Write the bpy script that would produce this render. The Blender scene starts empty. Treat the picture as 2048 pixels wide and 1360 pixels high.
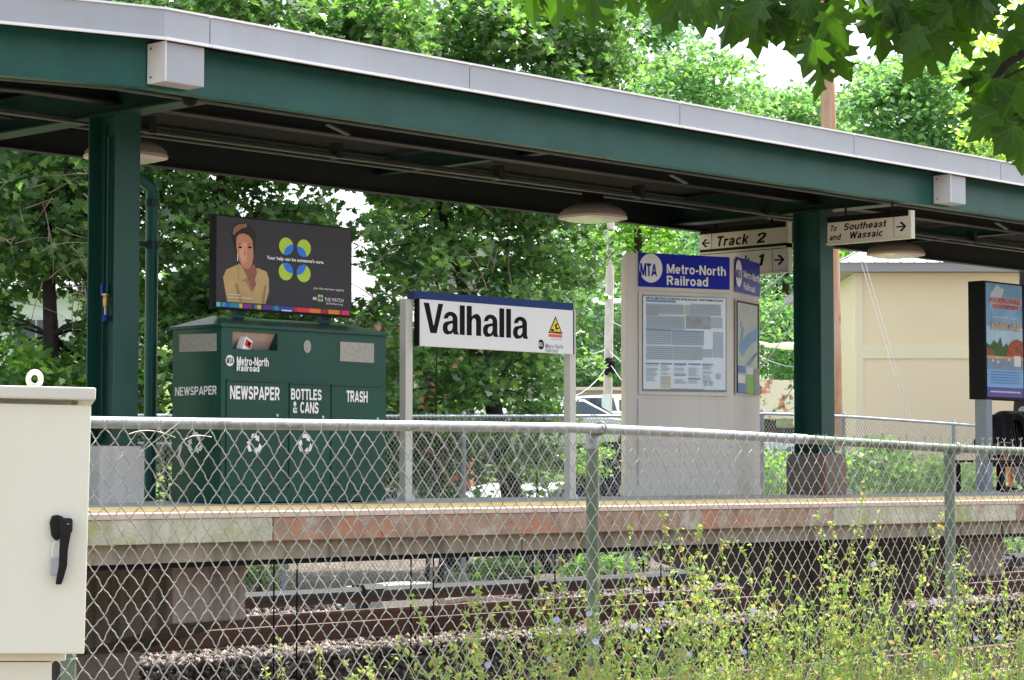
import bpy, bmesh, math, random
import numpy as np
from mathutils import Vector, Matrix
from math import sin, cos, pi, radians, atan, atan2, sqrt, hypot

random.seed(7); rng = np.random.default_rng(11)
sc = bpy.context.scene
COL = sc.collection

# ------------------------------------------------------------------ camera, sky, sun, exposure
F_PX, EYE = 4600.0, 0.25
PITCH = atan(268/4600); AZ = radians(43.7)
FH = Vector((cos(AZ), sin(AZ), 0)); RT = Vector((sin(AZ), -cos(AZ), 0)); UP = Vector((0, 0, 1))
cam_d = bpy.data.cameras.new('camera'); cam = bpy.data.objects.new('camera', cam_d); COL.objects.link(cam)
cam_d.sensor_width = 36; cam_d.lens = 36*F_PX/2048; cam_d.clip_end = 2000; cam_d.clip_start = 0.05
cam.location = (0, 0, EYE)
cam.rotation_euler = (pi/2+PITCH, 0, AZ-pi/2)
sc.camera = cam
SUN_EL, SUN_AZ = radians(60), radians(10)
w = bpy.data.worlds.new('World'); sc.world = w; w.use_nodes = True
nt = w.node_tree; nt.nodes.clear()
sky = nt.nodes.new('ShaderNodeTexSky'); sky.sky_type = 'NISHITA'; sky.sun_disc = False
sky.sun_elevation = SUN_EL; sky.sun_rotation = pi/2-SUN_AZ
sky.air_density = 1.0; sky.dust_density = 4.0; sky.ozone_density = 0.6; sky.altitude = 50
bg = nt.nodes.new('ShaderNodeBackground'); bg.inputs['Strength'].default_value = 0.15
wo = nt.nodes.new('ShaderNodeOutputWorld')
hs = nt.nodes.new('ShaderNodeHueSaturation'); hs.inputs['Saturation'].default_value = .5; nt.links.new(sky.outputs[0], hs.inputs['Color']); nt.links.new(hs.outputs[0], bg.inputs[0]); nt.links.new(bg.outputs[0], wo.inputs[0])
sun_d = bpy.data.lights.new('sun', 'SUN'); sun_d.energy = 3.6; sun_d.angle = radians(0.6); sun_d.color = (1, .95, .87)
sun = bpy.data.objects.new('sun', sun_d); COL.objects.link(sun)
sdir = Vector((cos(SUN_EL)*cos(SUN_AZ), cos(SUN_EL)*sin(SUN_AZ), sin(SUN_EL)))
sun.rotation_euler = sdir.to_track_quat('Z', 'Y').to_euler()
sc.view_settings.view_transform = 'Standard'; sc.view_settings.look = 'None'
sc.view_settings.exposure = 1.5; sc.view_settings.gamma = 1.0; sc.view_settings.use_curve_mapping = False
sc.cycles.max_bounces = 6; sc.cycles.diffuse_bounces = 4; sc.cycles.transparent_max_bounces = 8
sc.cycles.use_denoising = True

HAZE = 0
# ------------------------------------------------------------------ where things stand
def ray(px, py):
    c = (px-1024)/F_PX; d = (680-py)/F_PX
    return FH*(cos(PITCH)-d*sin(PITCH)) + UP*(sin(PITCH)+d*cos(PITCH)) + RT*c
def onY(px, py, Y):
    r = ray(px, py); t = Y/r.y; return Vector((r.x*t, Y, EYE+r.z*t))
def onX(px, py, X):
    r = ray(px, py); t = X/r.x; return Vector((X, r.y*t, EYE+r.z*t))
def atD(px, py, D):
    r = ray(px, py); t = D/(r.x*FH.x+r.y*FH.y); return Vector((r.x*t, r.y*t, EYE+r.z*t))

# ------------------------------------------------------------------ materials
MATS = {}
def nd(t, typ, **kw):
    n = t.nodes.new(typ)
    for k, v in kw.items():
        if k in n.inputs: n.inputs[k].default_value = v
        else: setattr(n, k, v)
    return n
def mat(name, col, rough=.6, metal=0., noise=None, bump=None, spec=.3, trans=None, spots=None, emit=None, island=None, coat=0., streak=None, alpha=None):
    """noise=(scale, amount); bump=(scale, strength); spots=(colour, scale, threshold, softness); streak=(colour, amount): rain streaks"""
    m = bpy.data.materials.new(name); m.use_nodes = True; MATS[name] = m
    t = m.node_tree; t.nodes.clear()
    out = nd(t, 'ShaderNodeOutputMaterial'); b = nd(t, 'ShaderNodeBsdfPrincipled')
    b.inputs['Roughness'].default_value = rough; b.inputs['Metallic'].default_value = metal
    b.inputs['Specular IOR Level'].default_value = spec; b.inputs['Coat Weight'].default_value = coat
    b.inputs['Base Color'].default_value = (*col, 1)
    tc = nd(t, 'ShaderNodeTexCoord'); L = t.links.new
    cur = None
    def mixc(fac, a, c2, typ='MIX'):
        mx = nd(t, 'ShaderNodeMix'); mx.data_type = 'RGBA'; mx.blend_type = typ
        if isinstance(fac, float): mx.inputs[0].default_value = fac
        else: L(fac, mx.inputs[0])
        for i, s in ((6, a), (7, c2)):
            if isinstance(s, tuple): mx.inputs[i].default_value = (*s, 1)
            else: L(s, mx.inputs[i])
        return mx.outputs[2]
    cur = col
    if noise:
        n = nd(t, 'ShaderNodeTexNoise'); n.inputs['Scale'].default_value = noise[0]; n.inputs['Detail'].default_value = 6
        L(tc.outputs['Object'], n.inputs['Vector'])
        r = nd(t, 'ShaderNodeMapRange'); r.inputs[1].default_value = .3; r.inputs[2].default_value = .7
        L(n.outputs[0], r.inputs[0])
        a = noise[1]
        cur = mixc(r.outputs[0], tuple(c*(1-a) for c in col), tuple(min(1, c*(1+a*.6)) for c in col))
    if island:
        g = nd(t, 'ShaderNodeNewGeometry')
        rr = nd(t, 'ShaderNodeValToRGB'); el = rr.color_ramp.elements
        el[0].color = (*island[0], 1); el[0].position = 0; el[1].color = (*island[-1], 1); el[1].position = 1
        for i, c in enumerate(island[1:-1]):
            e = rr.color_ramp.elements.new((i+1)/(len(island)-1)); e.color = (*c, 1)
        L(g.outputs['Random Per Island'], rr.inputs[0]); cur = rr.outputs[0]
    if streak:
        mp = nd(t, 'ShaderNodeMapping'); mp.inputs['Scale'].default_value = (9, 9, .5); L(tc.outputs['Object'], mp.inputs['Vector'])
        n = nd(t, 'ShaderNodeTexNoise'); n.inputs['Scale'].default_value = 1.0; n.inputs['Detail'].default_value = 5; L(mp.outputs[0], n.inputs['Vector'])
        r = nd(t, 'ShaderNodeMapRange'); r.inputs[1].default_value = .48; r.inputs[2].default_value = .72; r.inputs[4].default_value = streak[1]; L(n.outputs[0], r.inputs[0])
        cur = mixc(r.outputs[0], cur, streak[0])
    for sp in (spots or []):
        n = nd(t, 'ShaderNodeTexNoise'); n.inputs['Scale'].default_value = sp[1]; n.inputs['Detail'].default_value = 7; n.inputs['Roughness'].default_value = .65
        mp = nd(t, 'ShaderNodeMapping'); mp.inputs['Location'].default_value = (sp[1]*3.1, 7*sp[2], 1.7*sp[1]); L(tc.outputs['Object'], mp.inputs['Vector']); L(mp.outputs[0], n.inputs['Vector'])
        r = nd(t, 'ShaderNodeMapRange'); r.inputs[1].default_value = sp[2]; r.inputs[2].default_value = sp[2]+sp[3]; L(n.outputs[0], r.inputs[0])
        cur = mixc(r.outputs[0], cur, sp[0])
    if name == 'near_maple_leaf':      # pale veins running from the stalk into the lobes
        sp = nd(t, 'ShaderNodeSeparateXYZ'); L(tc.outputs['Object'], sp.inputs[0])
        def mth(op, a, c=None):
            q = nd(t, 'ShaderNodeMath'); q.operation = op
            for i, v in ((0, a), (1, c)):
                if v is None: continue
                if isinstance(v, float): q.inputs[i].default_value = v
                else: L(v, q.inputs[i])
            return q.outputs[0]
        ax = mth('ABSOLUTE', sp.outputs[0]); best = None
        for an in (0., 27., 58., 95.):
            dd = mth('ABSOLUTE', mth('SUBTRACT', mth('MULTIPLY', ax, cos(radians(an))), mth('MULTIPLY', sp.outputs[1], sin(radians(an)))))
            best = dd if best is None else mth('MINIMUM', best, dd)
        r = nd(t, 'ShaderNodeMapRange'); r.inputs[1].default_value = .006; r.inputs[2].default_value = .02; r.inputs[3].default_value = .75; r.inputs[4].default_value = 0; L(best, r.inputs[0])
        cur = mixc(r.outputs[0], cur, (.10, .17, .05))
    if not isinstance(cur, tuple): L(cur, b.inputs['Base Color'])
    if bump:
        n = nd(t, 'ShaderNodeTexNoise'); n.inputs['Scale'].default_value = bump[0]; n.inputs['Detail'].default_value = 8
        L(tc.outputs['Object'], n.inputs['Vector'])
        bp = nd(t, 'ShaderNodeBump'); bp.inputs['Strength'].default_value = bump[1]; bp.inputs['Distance'].default_value = .02
        L(n.outputs[0], bp.inputs['Height']); L(bp.outputs[0], b.inputs['Normal'])
    if emit:
        b.inputs['Emission Color'].default_value = (*emit[0], 1); b.inputs['Emission Strength'].default_value = emit[1]
    surf = b.outputs[0]
    if trans:   # (colour, amount): light shining through a leaf
        tl = nd(t, 'ShaderNodeBsdfTranslucent')
        if island:
            mx = mixc(1.0, cur, trans[0], 'MULTIPLY'); L(mx, tl.inputs[0])
        else: tl.inputs[0].default_value = (*trans[0], 1)
        ms = nd(t, 'ShaderNodeMixShader'); ms.inputs[0].default_value = trans[1]
        L(surf, ms.inputs[1]); L(tl.outputs[0], ms.inputs[2]); surf = ms.outputs[0]
    if alpha:   # clear glass: mostly see-through with a sheen
        tr = nd(t, 'ShaderNodeBsdfTransparent'); tr.inputs[0].default_value = (.96, .98, .98, 1)
        gl = nd(t, 'ShaderNodeBsdfGlossy'); gl.inputs['Roughness'].default_value = .03
        ms = nd(t, 'ShaderNodeMixShader'); ms.inputs[0].default_value = alpha
        L(tr.outputs[0], ms.inputs[1]); L(gl.outputs[0], ms.inputs[2]); surf = ms.outputs[0]
    L(surf, out.inputs[0])
    return m
green = mat('green_paint', (.012, .098, .078), .38, noise=(3, .2), bump=(60, .03), streak=((.02, .09, .07), .5), spots=[((.025, .10, .08), 1.2, .56, .2), ((.20, .24, .20), 45, .74, .03)])
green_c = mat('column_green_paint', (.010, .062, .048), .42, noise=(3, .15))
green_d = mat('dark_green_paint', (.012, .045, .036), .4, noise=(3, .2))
green_k = mat('shade_darkened_green', (.014, .022, .02), .5, noise=(3, .2))  # green of the back beam with its shade put into the colour
bin_green = mat('bin_green_paint', (.007, .060, .043), .28, noise=(2.5, .2), bump=(25, .03))
fascia_m = mat('silver_fascia', (.43, .45, .48), .45, .2, noise=(1.2, .08), streak=((.38, .39, .40), .4))
lip_m = mat('bright_metal_edge', (.93, .93, .92), .4, .1)
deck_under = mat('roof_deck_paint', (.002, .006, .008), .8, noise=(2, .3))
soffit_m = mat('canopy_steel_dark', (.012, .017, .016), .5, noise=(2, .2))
galv = mat('galvanised_steel', (.40, .42, .43), .42, .55, noise=(30, .25), spots=[((.28, .3, .28), 14, .55, .1)])
galv_g = mat('galvanised_green_tarnish', (.16, .20, .15), .45, .4, noise=(20, .3), streak=((.36, .40, .34), .5))
wire_m = mat('fence_wire', (.44, .44, .40), .42, .5, noise=(40, .3))
wire_b = mat('back_fence_wire', (.34, .35, .35), .4, .5)
post_blue = mat('back_fence_post', (.40, .45, .52), .45, .4, noise=(6, .15))
post_green = mat('fence_post_green_paint', (.17, .22, .16), .5, noise=(9, .3), streak=((.30, .35, .28), .5), bump=(50, .1))
conc = mat('concrete', (.46, .45, .42), .85, noise=(2.5, .2), bump=(60, .25), streak=((.30, .29, .27), .5))
deck_m = mat('platform_deck_concrete', (.36, .35, .34), .85, noise=(1.5, .15), bump=(80, .2))
edge_m = mat('pale_platform_edge', (.62, .50, .40), .8, noise=(4, .12), spots=[((.5, .34, .26), 3, .6, .08)])
yellow = mat('tactile_yellow', (.86, .66, .26), .7, noise=(3, .15), bump=(120, .3))
slab_l = mat('lichen_concrete', (.54, .52, .40), .9, noise=(4, .25), bump=(50, .4), streak=((.30, .30, .18), .8), spots=[((.32, .36, .12), 2.2, .50, .12), ((.50, .22, .09), 2.8, .60, .06)])
slab_r = mat('rusty_concrete', (.38, .27, .19), .9, noise=(6, .3), bump=(50, .4), streak=((.24, .14, .10), .85), spots=[((.46, .42, .34), 2.6, .54, .10), ((.42, .20, .12), 4.0, .53, .10), ((.22, .10, .06), 9, .62, .05)])
low_m = mat('stained_beam_concrete', (.36, .32, .24), .9, noise=(4, .25), bump=(50, .4), streak=((.13, .11, .08), .8), spots=[((.24, .11, .04), 5, .6, .08)])
pier_m = mat('pier_concrete', (.32, .26, .22), .95, noise=(3, .2), bump=(40, .6), streak=((.10, .085, .07), .9))
ped_m = mat('column_base_concrete', (.50, .49, .46), .9, noise=(3, .12), bump=(60, .3), streak=((.34, .33, .31), .7))
ped_r = mat('rust_stained_base', (.20, .18, .16), .9, noise=(4, .2), bump=(60, .4), streak=((.34, .12, .05), .95))
black = mat('black_paint', (.005, .005, .006), .5, spec=.15)
black_r = mat('black_rubber', (.012, .012, .012), .6, bump=(200, .1))
white_p = mat('white_print', (.78, .78, .78), .5)
lamp_m = mat('lamp_housing', (.34, .29, .26), .5, noise=(6, .08))
lamp_rim = mat('lamp_rim', (.58, .50, .42), .45)
lens_m = mat('lamp_lens', (.62, .64, .60), .15, spec=.8)
sign_w = mat('sign_white', (.72, .74, .74), .45, noise=(1.5, .04))
sign_beige = mat('sign_beige', (.70, .62, .54), .5, noise=(2, .05))
frame_beige = mat('sign_frame_cream', (.62, .62, .48), .5)
navy = mat('sign_navy', (.015, .035, .14), .5, spec=.15)
blue_s = mat('kiosk_blue', (.008, .018, .34), .5, spec=.15)
ink = mat('black_ink', (.008, .008, .008), .7, spec=.1)
inkgrey = mat('grey_ink', (.22, .24, .26), .5)
post_grey = mat('grey_post_paint', (.56, .55, .50), .5, noise=(4, .06))
kiosk_m = mat('kiosk_grey_paint', (.63, .60, .54), .5, noise=(1.3, .05), streak=((.52, .49, .44), .35))
paper = mat('poster_paper', (.78, .85, .92), .6, noise=(1.2, .10))
pline = mat('poster_fine_print', (.38, .46, .54), .6)
pgrey = mat('poster_grey_block', (.30, .34, .38), .6, noise=(8, .3))
pblue = mat('poster_blue_bar', (.10, .24, .52), .6)
pwarm = mat('poster_warm_block', (.62, .56, .44), .6, noise=(5, .1))
mapl = mat('map_land', (.50, .57, .52), .5, noise=(6, .12))
mapw = mat('map_water', (.10, .34, .62), .5, noise=(5, .1))
lime = mat('lime_green_print', (.18, .52, .03), .5)
glass = mat('clear_glass', (1, 1, 1), alpha=.07)
cream = mat('cabinet_cream', (.88, .87, .71), .45, bump=(160, .04), spots=[((.80, .77, .58), 2.2, .58, .12), ((.45, .42, .34), 70, .76, .02)], noise=(1.5, .04), streak=((.72, .71, .56), .15))
cream_d = mat('cabinet_neck_shade', (.50, .48, .40), .5)  # recess shade below the cap is put into this darker cream
eye_m = mat('lifting_eye_metal', (.72, .70, .62), .45, .2, noise=(90, .3), bump=(120, .4))
brass = mat('brass', (.62, .42, .16), .35, .7)
blue_p = mat('blue_plastic', (.01, .03, .35), .4)
steel = mat('steel', (.42, .46, .50), .3, .7)
rail_m = mat('rusty_rail', (.15, .095, .085), .55, .3, noise=(3, .2))
railtop = mat('worn_rail_head', (.36, .24, .22), .35, .5)
tie_m = mat('creosote_tie', (.06, .045, .038), .9, noise=(9, .4), bump=(30, .5))
cover_m = mat('third_rail_cover', (.045, .045, .05), .5, noise=(3, .2))
rust_m = mat('rust', (.35, .12, .05), .8, noise=(6, .3))
bal_m = mat('ballast_stone', (.25, .2, .17), .95, island=[(.09, .08, .075), (.17, .15, .14), (.26, .235, .215), (.30, .22, .18), (.42, .40, .38)])
gnd_m = mat('dirt_ground', (.15, .12, .095), .95, noise=(1.2, .35), bump=(20, .6), spots=[((.07, .055, .05), 8, .5, .1)])
lot_m = mat('asphalt', (.10, .10, .10), .9, noise=(1, .15))
grass_g = mat('grass_ground', (.10, .17, .035), .95, noise=(.8, .3))
bark = mat('maple_bark', (.045, .035, .03), .95, noise=(6, .3), bump=(30, .8))
bark_l = mat('twig_bark', (.20, .15, .12), .9, noise=(6, .3))
LEAFT = (1.1, 1.5, .45)
leaf_a = mat('maple_leaf', (.05, .1, .03), .32, island=[(.055, .11, .06), (.10, .185, .09), (.15, .26, .105), (.25, .39, .14)], trans=((1.7, 2.1, .8), .38), spec=.7)
leaf_f = mat('near_maple_leaf', (.025, .06, .018), .42, noise=(18, .3), spots=[((.10, .15, .02), 22, .68, .04)], trans=((.13, .34, .012), .38))
leaf_l = mat('locust_leaf', (.1, .2, .05), .5, island=[(.09, .19, .10), (.13, .26, .12), (.19, .34, .13), (.25, .40, .15)], trans=((1.6, 1.8, 1.0), .42))  # distance haze is put into these lightened leaf colours
leaf_h = mat('hillside_leaf', (.1, .2, .05), .5, island=[(.04, .10, .06), (.08, .17, .09), (.12, .24, .11), (.18, .31, .12)], trans=((1.6, 1.8, 1.0), .35))  # paled and blued so the colour carries the haze of distance
leaf_y = mat('lime_maple_leaf', (.2, .3, .05), .45, island=[(.14, .27, .05), (.24, .38, .08), (.34, .48, .12)], trans=((1.8, 1.9, .9), .5))
leaf_b = mat('bush_leaf', (.1, .2, .03), .45, island=[(.07, .18, .035), (.14, .29, .05), (.21, .38, .07), (.28, .44, .10)], trans=((1.6, 1.8, .8), .4))
leaf_r = mat('brick_tone_leaf', (.5, .12, .05), .5, island=[(.58, .24, .16), (.62, .32, .2), (.3, .3, .1)], trans=((1.3, 1.2, 1.0), .4))  # reddish tones stand in for brick seen between the leaves
weed_stem = mat('weed_stem', (.30, .42, .14), .6)
weed_bud = mat('weed_bud', (.3, .34, .07), .6, island=[(.20, .34, .09), (.30, .42, .13), (.38, .43, .19), (.44, .30, .17), (.24, .40, .11)], trans=((1.4, 1.5, .8), .35))
weed_leaf = mat('weed_leaf', (.16, .26, .05), .6, island=[(.14, .25, .06), (.24, .34, .10), (.38, .38, .18)], trans=((1.4, 1.5, .8), .35))
petal = mat('chicory_petal', (.60, .58, .84), .6, trans=((.5, .5, .9), .3))
wallc = mat('cream_wall', (.95, .80, .58), .8, noise=(.3, .05))
trimc = mat('cream_trim', (.94, .84, .64), .8)
roof_w = mat('white_metal_roof', (.66, .68, .76), .4, .1)
eave_m = mat('eave_grey', (.38, .37, .42), .6)
pole_m = mat('orange_wood_pole', (.60, .33, .20), .85, noise=(3, .15), streak=((.70, .58, .52), .75), spots=[((.55, .16, .04), 1.6, .58, .06)])
pole_p = mat('pale_wood_pole', (.62, .56, .52), .85, noise=(3, .15), streak=((.45, .36, .32), .5))
cable_m = mat('cable', (.40, .42, .46), .5)
siding = mat('white_siding', (.84, .84, .86), .7, noise=(.6, .06))
shingle = mat('grey_shingle', (.28, .28, .29), .9, noise=(5, .25))
brickm = mat('red_brick_wall', (.45, .14, .10), .9, noise=(6, .25))
winm = mat('window_glass_dark', (.05, .07, .09), .1, spec=.9)
car_w = mat('white_car_paint', (.75, .77, .80), .25, coat=.5)
car_s = mat('silver_car_paint', (.42, .46, .52), .3, .4, coat=.5)
car_r = mat('red_paint', (.50, .03, .03), .35)
dump_m = mat('navy_dumpster_paint', (.02, .028, .07), .5, noise=(3, .3))
skin = mat('skin', (.50, .26, .18), .55)
skin2 = mat('printed_skin', (.52, .22, .12), .5)
skin3 = mat('printed_skin_light', (.66, .33, .20), .5)
shirt_g = mat('grey_shirt', (.46, .46, .49), .8)
trouser = mat('dark_shorts', (.05, .05, .07), .8)
hairm = mat('dark_hair', (.02, .014, .012), .6)
poster_dk = mat('poster_charcoal', (.045, .043, .046), .5, spec=.15)
fabric_k = mat('black_fabric', (.006, .006, .007), .9, bump=(40, .6))

# ------------------------------------------------------------------ mesh helpers
def link(o, parent=None):
    COL.objects.link(o)
    if parent is not None:
        o.parent = parent
        if parent.name in ROOT_LOC: o.matrix_parent_inverse = Matrix.Translation(-ROOT_LOC[parent.name])
    return o
ROOT_LOC = {}
def root_of(o):
    while o.parent: o = o.parent
    return o
class MB:
    def __init__(s, xf=None): s.v = []; s.f = []; s.xf = xf; s.mi = []; s.cur = 0
    def add(s, vs, fs):
        n = len(s.v)
        if s.xf: vs = [s.xf @ Vector(v) for v in vs]
        s.v += [tuple(v) for v in vs]; s.f += [tuple(i+n for i in f) for f in fs]; s.mi += [s.cur]*len(fs); return s
    def box(s, x0, x1, y0, y1, z0, z1):
        return s.add([(x0, y0, z0), (x1, y0, z0), (x1, y1, z0), (x0, y1, z0), (x0, y0, z1), (x1, y0, z1), (x1, y1, z1), (x0, y1, z1)],
                     [(0, 3, 2, 1), (4, 5, 6, 7), (0, 1, 5, 4), (1, 2, 6, 5), (2, 3, 7, 6), (3, 0, 4, 7)])
    def prism(s, pts, h):      # pts: list of Vector (a planar outline), h: extrusion vector
        n = len(pts); h = Vector(h)
        a = [Vector(p) for p in pts]; b = [p+h for p in a]
        return s.add(a+b, [tuple(range(n))[::-1], tuple(range(n, 2*n))]+[(i, (i+1) % n, n+(i+1) % n, n+i) for i in range(n)])
    def tube(s, pts, r, n=8, cap=True):
        pts = [Vector(p) for p in pts]; rs = r if isinstance(r, (list, tuple)) else [r]*len(pts)
        vs = []; fs = []; prev = None
        for i, p in enumerate(pts):
            d = (pts[min(i+1, len(pts)-1)]-pts[max(i-1, 0)]).normalized()
            if prev is None: a = d.cross(Vector((0, 0, 1))) if abs(d.z) < .9 else d.cross(Vector((1, 0, 0)))
            else: a = prev-d*prev.dot(d)
            a.normalize(); prev = a; b = d.cross(a)
            for k in range(n):
                t = 2*pi*k/n; vs.append(p+a*(rs[i]*cos(t))+b*(rs[i]*sin(t)))
            if i:
                for k in range(n):
                    q = (i-1)*n; fs.append((q+k, q+(k+1) % n, q+n+(k+1) % n, q+n+k))
        if cap: fs += [tuple(range(n))[::-1], tuple(range(len(vs)-n, len(vs)))]
        return s.add(vs, fs)
    def lathe(s, c, prof, n=20, axis='z'):   # prof: (radius, height)
        c = Vector(c); vs = []; fs = []
        for (r, h) in prof:
            for k in range(n):
                t = 2*pi*k/n
                if axis == 'z': vs.append(c+Vector((r*cos(t), r*sin(t), h)))
                elif axis == 'y': vs.append(c+Vector((r*cos(t), h, r*sin(t))))
                else: vs.append(c+Vector((h, r*cos(t), r*sin(t))))
        for i in range(len(prof)-1):
            for k in range(n): fs.append((i*n+k, i*n+(k+1) % n, (i+1)*n+(k+1) % n, (i+1)*n+k))
        fs += [tuple(range(n))[::-1], tuple(range(len(vs)-n, len(vs)))]
        return s.add(vs, fs)
    def poly(s, pts): return s.add(pts, [tuple(range(len(pts)))])
    def build(s, name, m, parent=None, bevel=0, smooth=False):
        me = bpy.data.meshes.new(name); me.from_pydata(s.v, [], s.f); me.validate()
        for x in (m if isinstance(m, (list, tuple)) else [m]): me.materials.append(x)
        if isinstance(m, (list, tuple)): me.polygons.foreach_set('material_index', s.mi[:len(me.polygons)])
        bm = bmesh.new(); bm.from_mesh(me); bmesh.ops.recalc_face_normals(bm, faces=bm.faces)
        if bevel:
            es = [e for e in bm.edges if len(e.link_faces) == 2 and e.calc_face_angle() > .5]
            bmesh.ops.bevel(bm, geom=es, offset=bevel, segments=2, affect='EDGES', profile=.6)
        bm.to_mesh(me); bm.free()
        if smooth:
            me.polygons.foreach_set('use_smooth', [True]*len(me.polygons))
            try: me.set_sharp_from_angle(angle=radians(40))
            except Exception: pass
        return link(bpy.data.objects.new(name, me), parent)
def npmesh(name, V, F, m, parent=None):
    V = np.asarray(V, dtype=np.float32); F = np.asarray(F, dtype=np.int32); k = F.shape[1]
    me = bpy.data.meshes.new(name); me.vertices.add(len(V)); me.vertices.foreach_set('co', V.ravel())
    me.loops.add(F.size); me.loops.foreach_set('vertex_index', F.ravel())
    me.polygons.add(len(F)); me.polygons.foreach_set('loop_start', np.arange(0, F.size, k, dtype=np.int32))
    me.polygons.foreach_set('loop_total', np.full(len(F), k, dtype=np.int32))
    me.update(calc_edges=True); me.materials.append(m)
    return link(bpy.data.objects.new(name, me), parent)
def thing(name, loc, label, cat, group=None, kind=None):
    o = bpy.data.objects.new(name, None); COL.objects.link(o); o.location = loc; ROOT_LOC[o.name] = Vector(loc)
    o.empty_display_size = .2
    tag(o, label, cat, group, kind); return o
def tag(o, label, cat=None, group=None, kind=None):
    o['label'] = label
    if cat: o['category'] = cat
    if group: o['group'] = group
    if kind: o['kind'] = kind
    return o
def struct(o, kind='structure', label=None):
    o['kind'] = kind
    if label: o['label'] = label
    return o
def copy_tree(o, delta, parent=None):
    c = o.copy(); COL.objects.link(c)
    if parent is not None: c.parent = parent
    else: c.location = o.location+Vector(delta)
    for ch in list(o.children): copy_tree(ch, delta, c)
    return c
def _E(cx, cy, rx, ry, a0, a1, n=14): return [(cx+rx*cos(radians(a0+(a1-a0)*i/n)), cy+ry*sin(radians(a0+(a1-a0)*i/n))) for i in range(n+1)]
GLY = {
 'A': (.78, [[(.06, 0), (.39, 1)], [(.39, 1), (.72, 0)], [(.17, .28), (.61, .28)]]), 'N': (.76, [[(.09, 0), (.09, 1)], [(.67, 0), (.67, 1)], [(.12, 1), (.64, 0)]]),
 'E': (.64, [[(.09, 0), (.09, 1)], [(.0, .09), (.62, .09)], [(0, .51), (.58, .51)], [(0, .91), (.62, .91)]]), 'W': (1.0, [[(.07, 1), (.28, 0)], [(.28, 0), (.5, 1)], [(.5, 1), (.72, 0)], [(.72, 0), (.93, 1)]]),
 'S': (.68, [_E(.34, .70, .23, .21, 10, 270)+_E(.34, .29, .25, .20, 88, -170)]), 'P': (.68, [[(.09, 0), (.09, 1)], [(.09, .91), (.38, .91)]+_E(.38, .68, .21, .23, 90, -90)+[(.09, .45)]]),
 'R': (.70, [[(.09, 0), (.09, 1)], [(.09, .91), (.38, .91)]+_E(.38, .69, .21, .22, 90, -90)+[(.09, .47)], [(.38, .47), (.60, 0)]]),
 'B': (.70, [[(.09, 0), (.09, 1)], [(.09, .91), (.38, .91)]+_E(.38, .71, .19, .20, 90, -90)+[(.09, .51)], [(.09, .51), (.38, .51)]+_E(.38, .30, .23, .21, 90, -90)+[(.09, .09)]]),
 'O': (.78, [_E(.39, .5, .30, .41, 0, 360, 24)]), 'T': (.64, [[(0, .91), (.64, .91)], [(.32, 0), (.32, 1)]]), 'L': (.58, [[(.09, 0), (.09, 1)], [(0, .09), (.56, .09)]]), 'C': (.74, [_E(.39, .5, .30, .41, 42, 318, 20)]),
 'H': (.74, [[(.09, 0), (.09, 1)], [(.65, 0), (.65, 1)], [(.09, .5), (.65, .5)]]), 'M': (.88, [[(.09, 0), (.09, 1)], [(.79, 0), (.79, 1)], [(.12, 1), (.44, .08)], [(.44, .08), (.76, 1)]]),
 '&': (.78, [[(.70, 0), (.20, .66)]+_E(.33, .77, .14, .14, 200, -20)+[(.15, .36)]+_E(.30, .25, .21, .17, 150, 300)+[(.64, .44)]]),
 'e': (.60, [_E(.30, .365, .22, .285, 0, 318), [(.06, .365), (.58, .365)]]), 't': (.38, [[(.19, .95), (.19, .12), (.25, .08), (.36, .08)], [(0, .65), (.36, .65)]]), 'r': (.40, [[(.09, 0), (.09, .73)], [(.10, .44), (.18, .60), (.40, .64)]]),
 'o': (.62, [_E(.31, .365, .225, .285, 0, 360, 20)]), '-': (.36, [[(.03, .38), (.33, .38)]]), 'h': (.60, [[(.09, 0), (.09, 1)], [(.10, .46), (.18, .61), (.30, .65), (.42, .60), (.50, .47), (.50, 0)]]), 'n': (.60, [[(.09, 0), (.09, .73)], [(.10, .46), (.18, .61), (.30, .65), (.42, .60), (.50, .47), (.50, 0)]]),
 'a': (.58, [[(.10, .52), (.17, .63), (.29, .655), (.41, .61), (.46, .48), (.46, 0)], [(.46, .40), (.25, .36), (.11, .28), (.10, .17), (.19, .08), (.32, .09), (.46, .22)]]), 'i': (.22, [[(.11, 0), (.11, .73)], [(.11, .84), (.11, 1)]]), 'l': (.22, [[(.11, 0), (.11, 1)]]),
 'd': (.62, [[(.52, 0), (.52, 1)], _E(.29, .365, .21, .285, 0, 360, 18)]), 'u': (.60, [[(.09, .73), (.09, .24), (.16, .11), (.28, .075), (.42, .13), (.50, .26)], [(.50, 0), (.50, .73)]]),
 's': (.54, [[(.46, .50), (.39, .62), (.26, .655), (.13, .60), (.12, .47), (.24, .40), (.38, .34), (.45, .24), (.42, .13), (.28, .075), (.14, .10), (.07, .22)]]), 'c': (.56, [_E(.31, .365, .225, .285, 48, 312)]),
 'k': (.56, [[(.09, 0), (.09, 1)], [(.12, .28), (.48, .73)], [(.24, .42), (.52, 0)]]), '2': (.58, [[(.08, .66), (.12, .84), (.28, .92), (.45, .86), (.49, .70), (.40, .50), (.12, .17)], [(.03, .09), (.54, .09)]]), '1': (.36, [[(.26, 0), (.26, 1)], [(.03, .76), (.26, .90)]]), ' ': (.30, [])}
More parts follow.
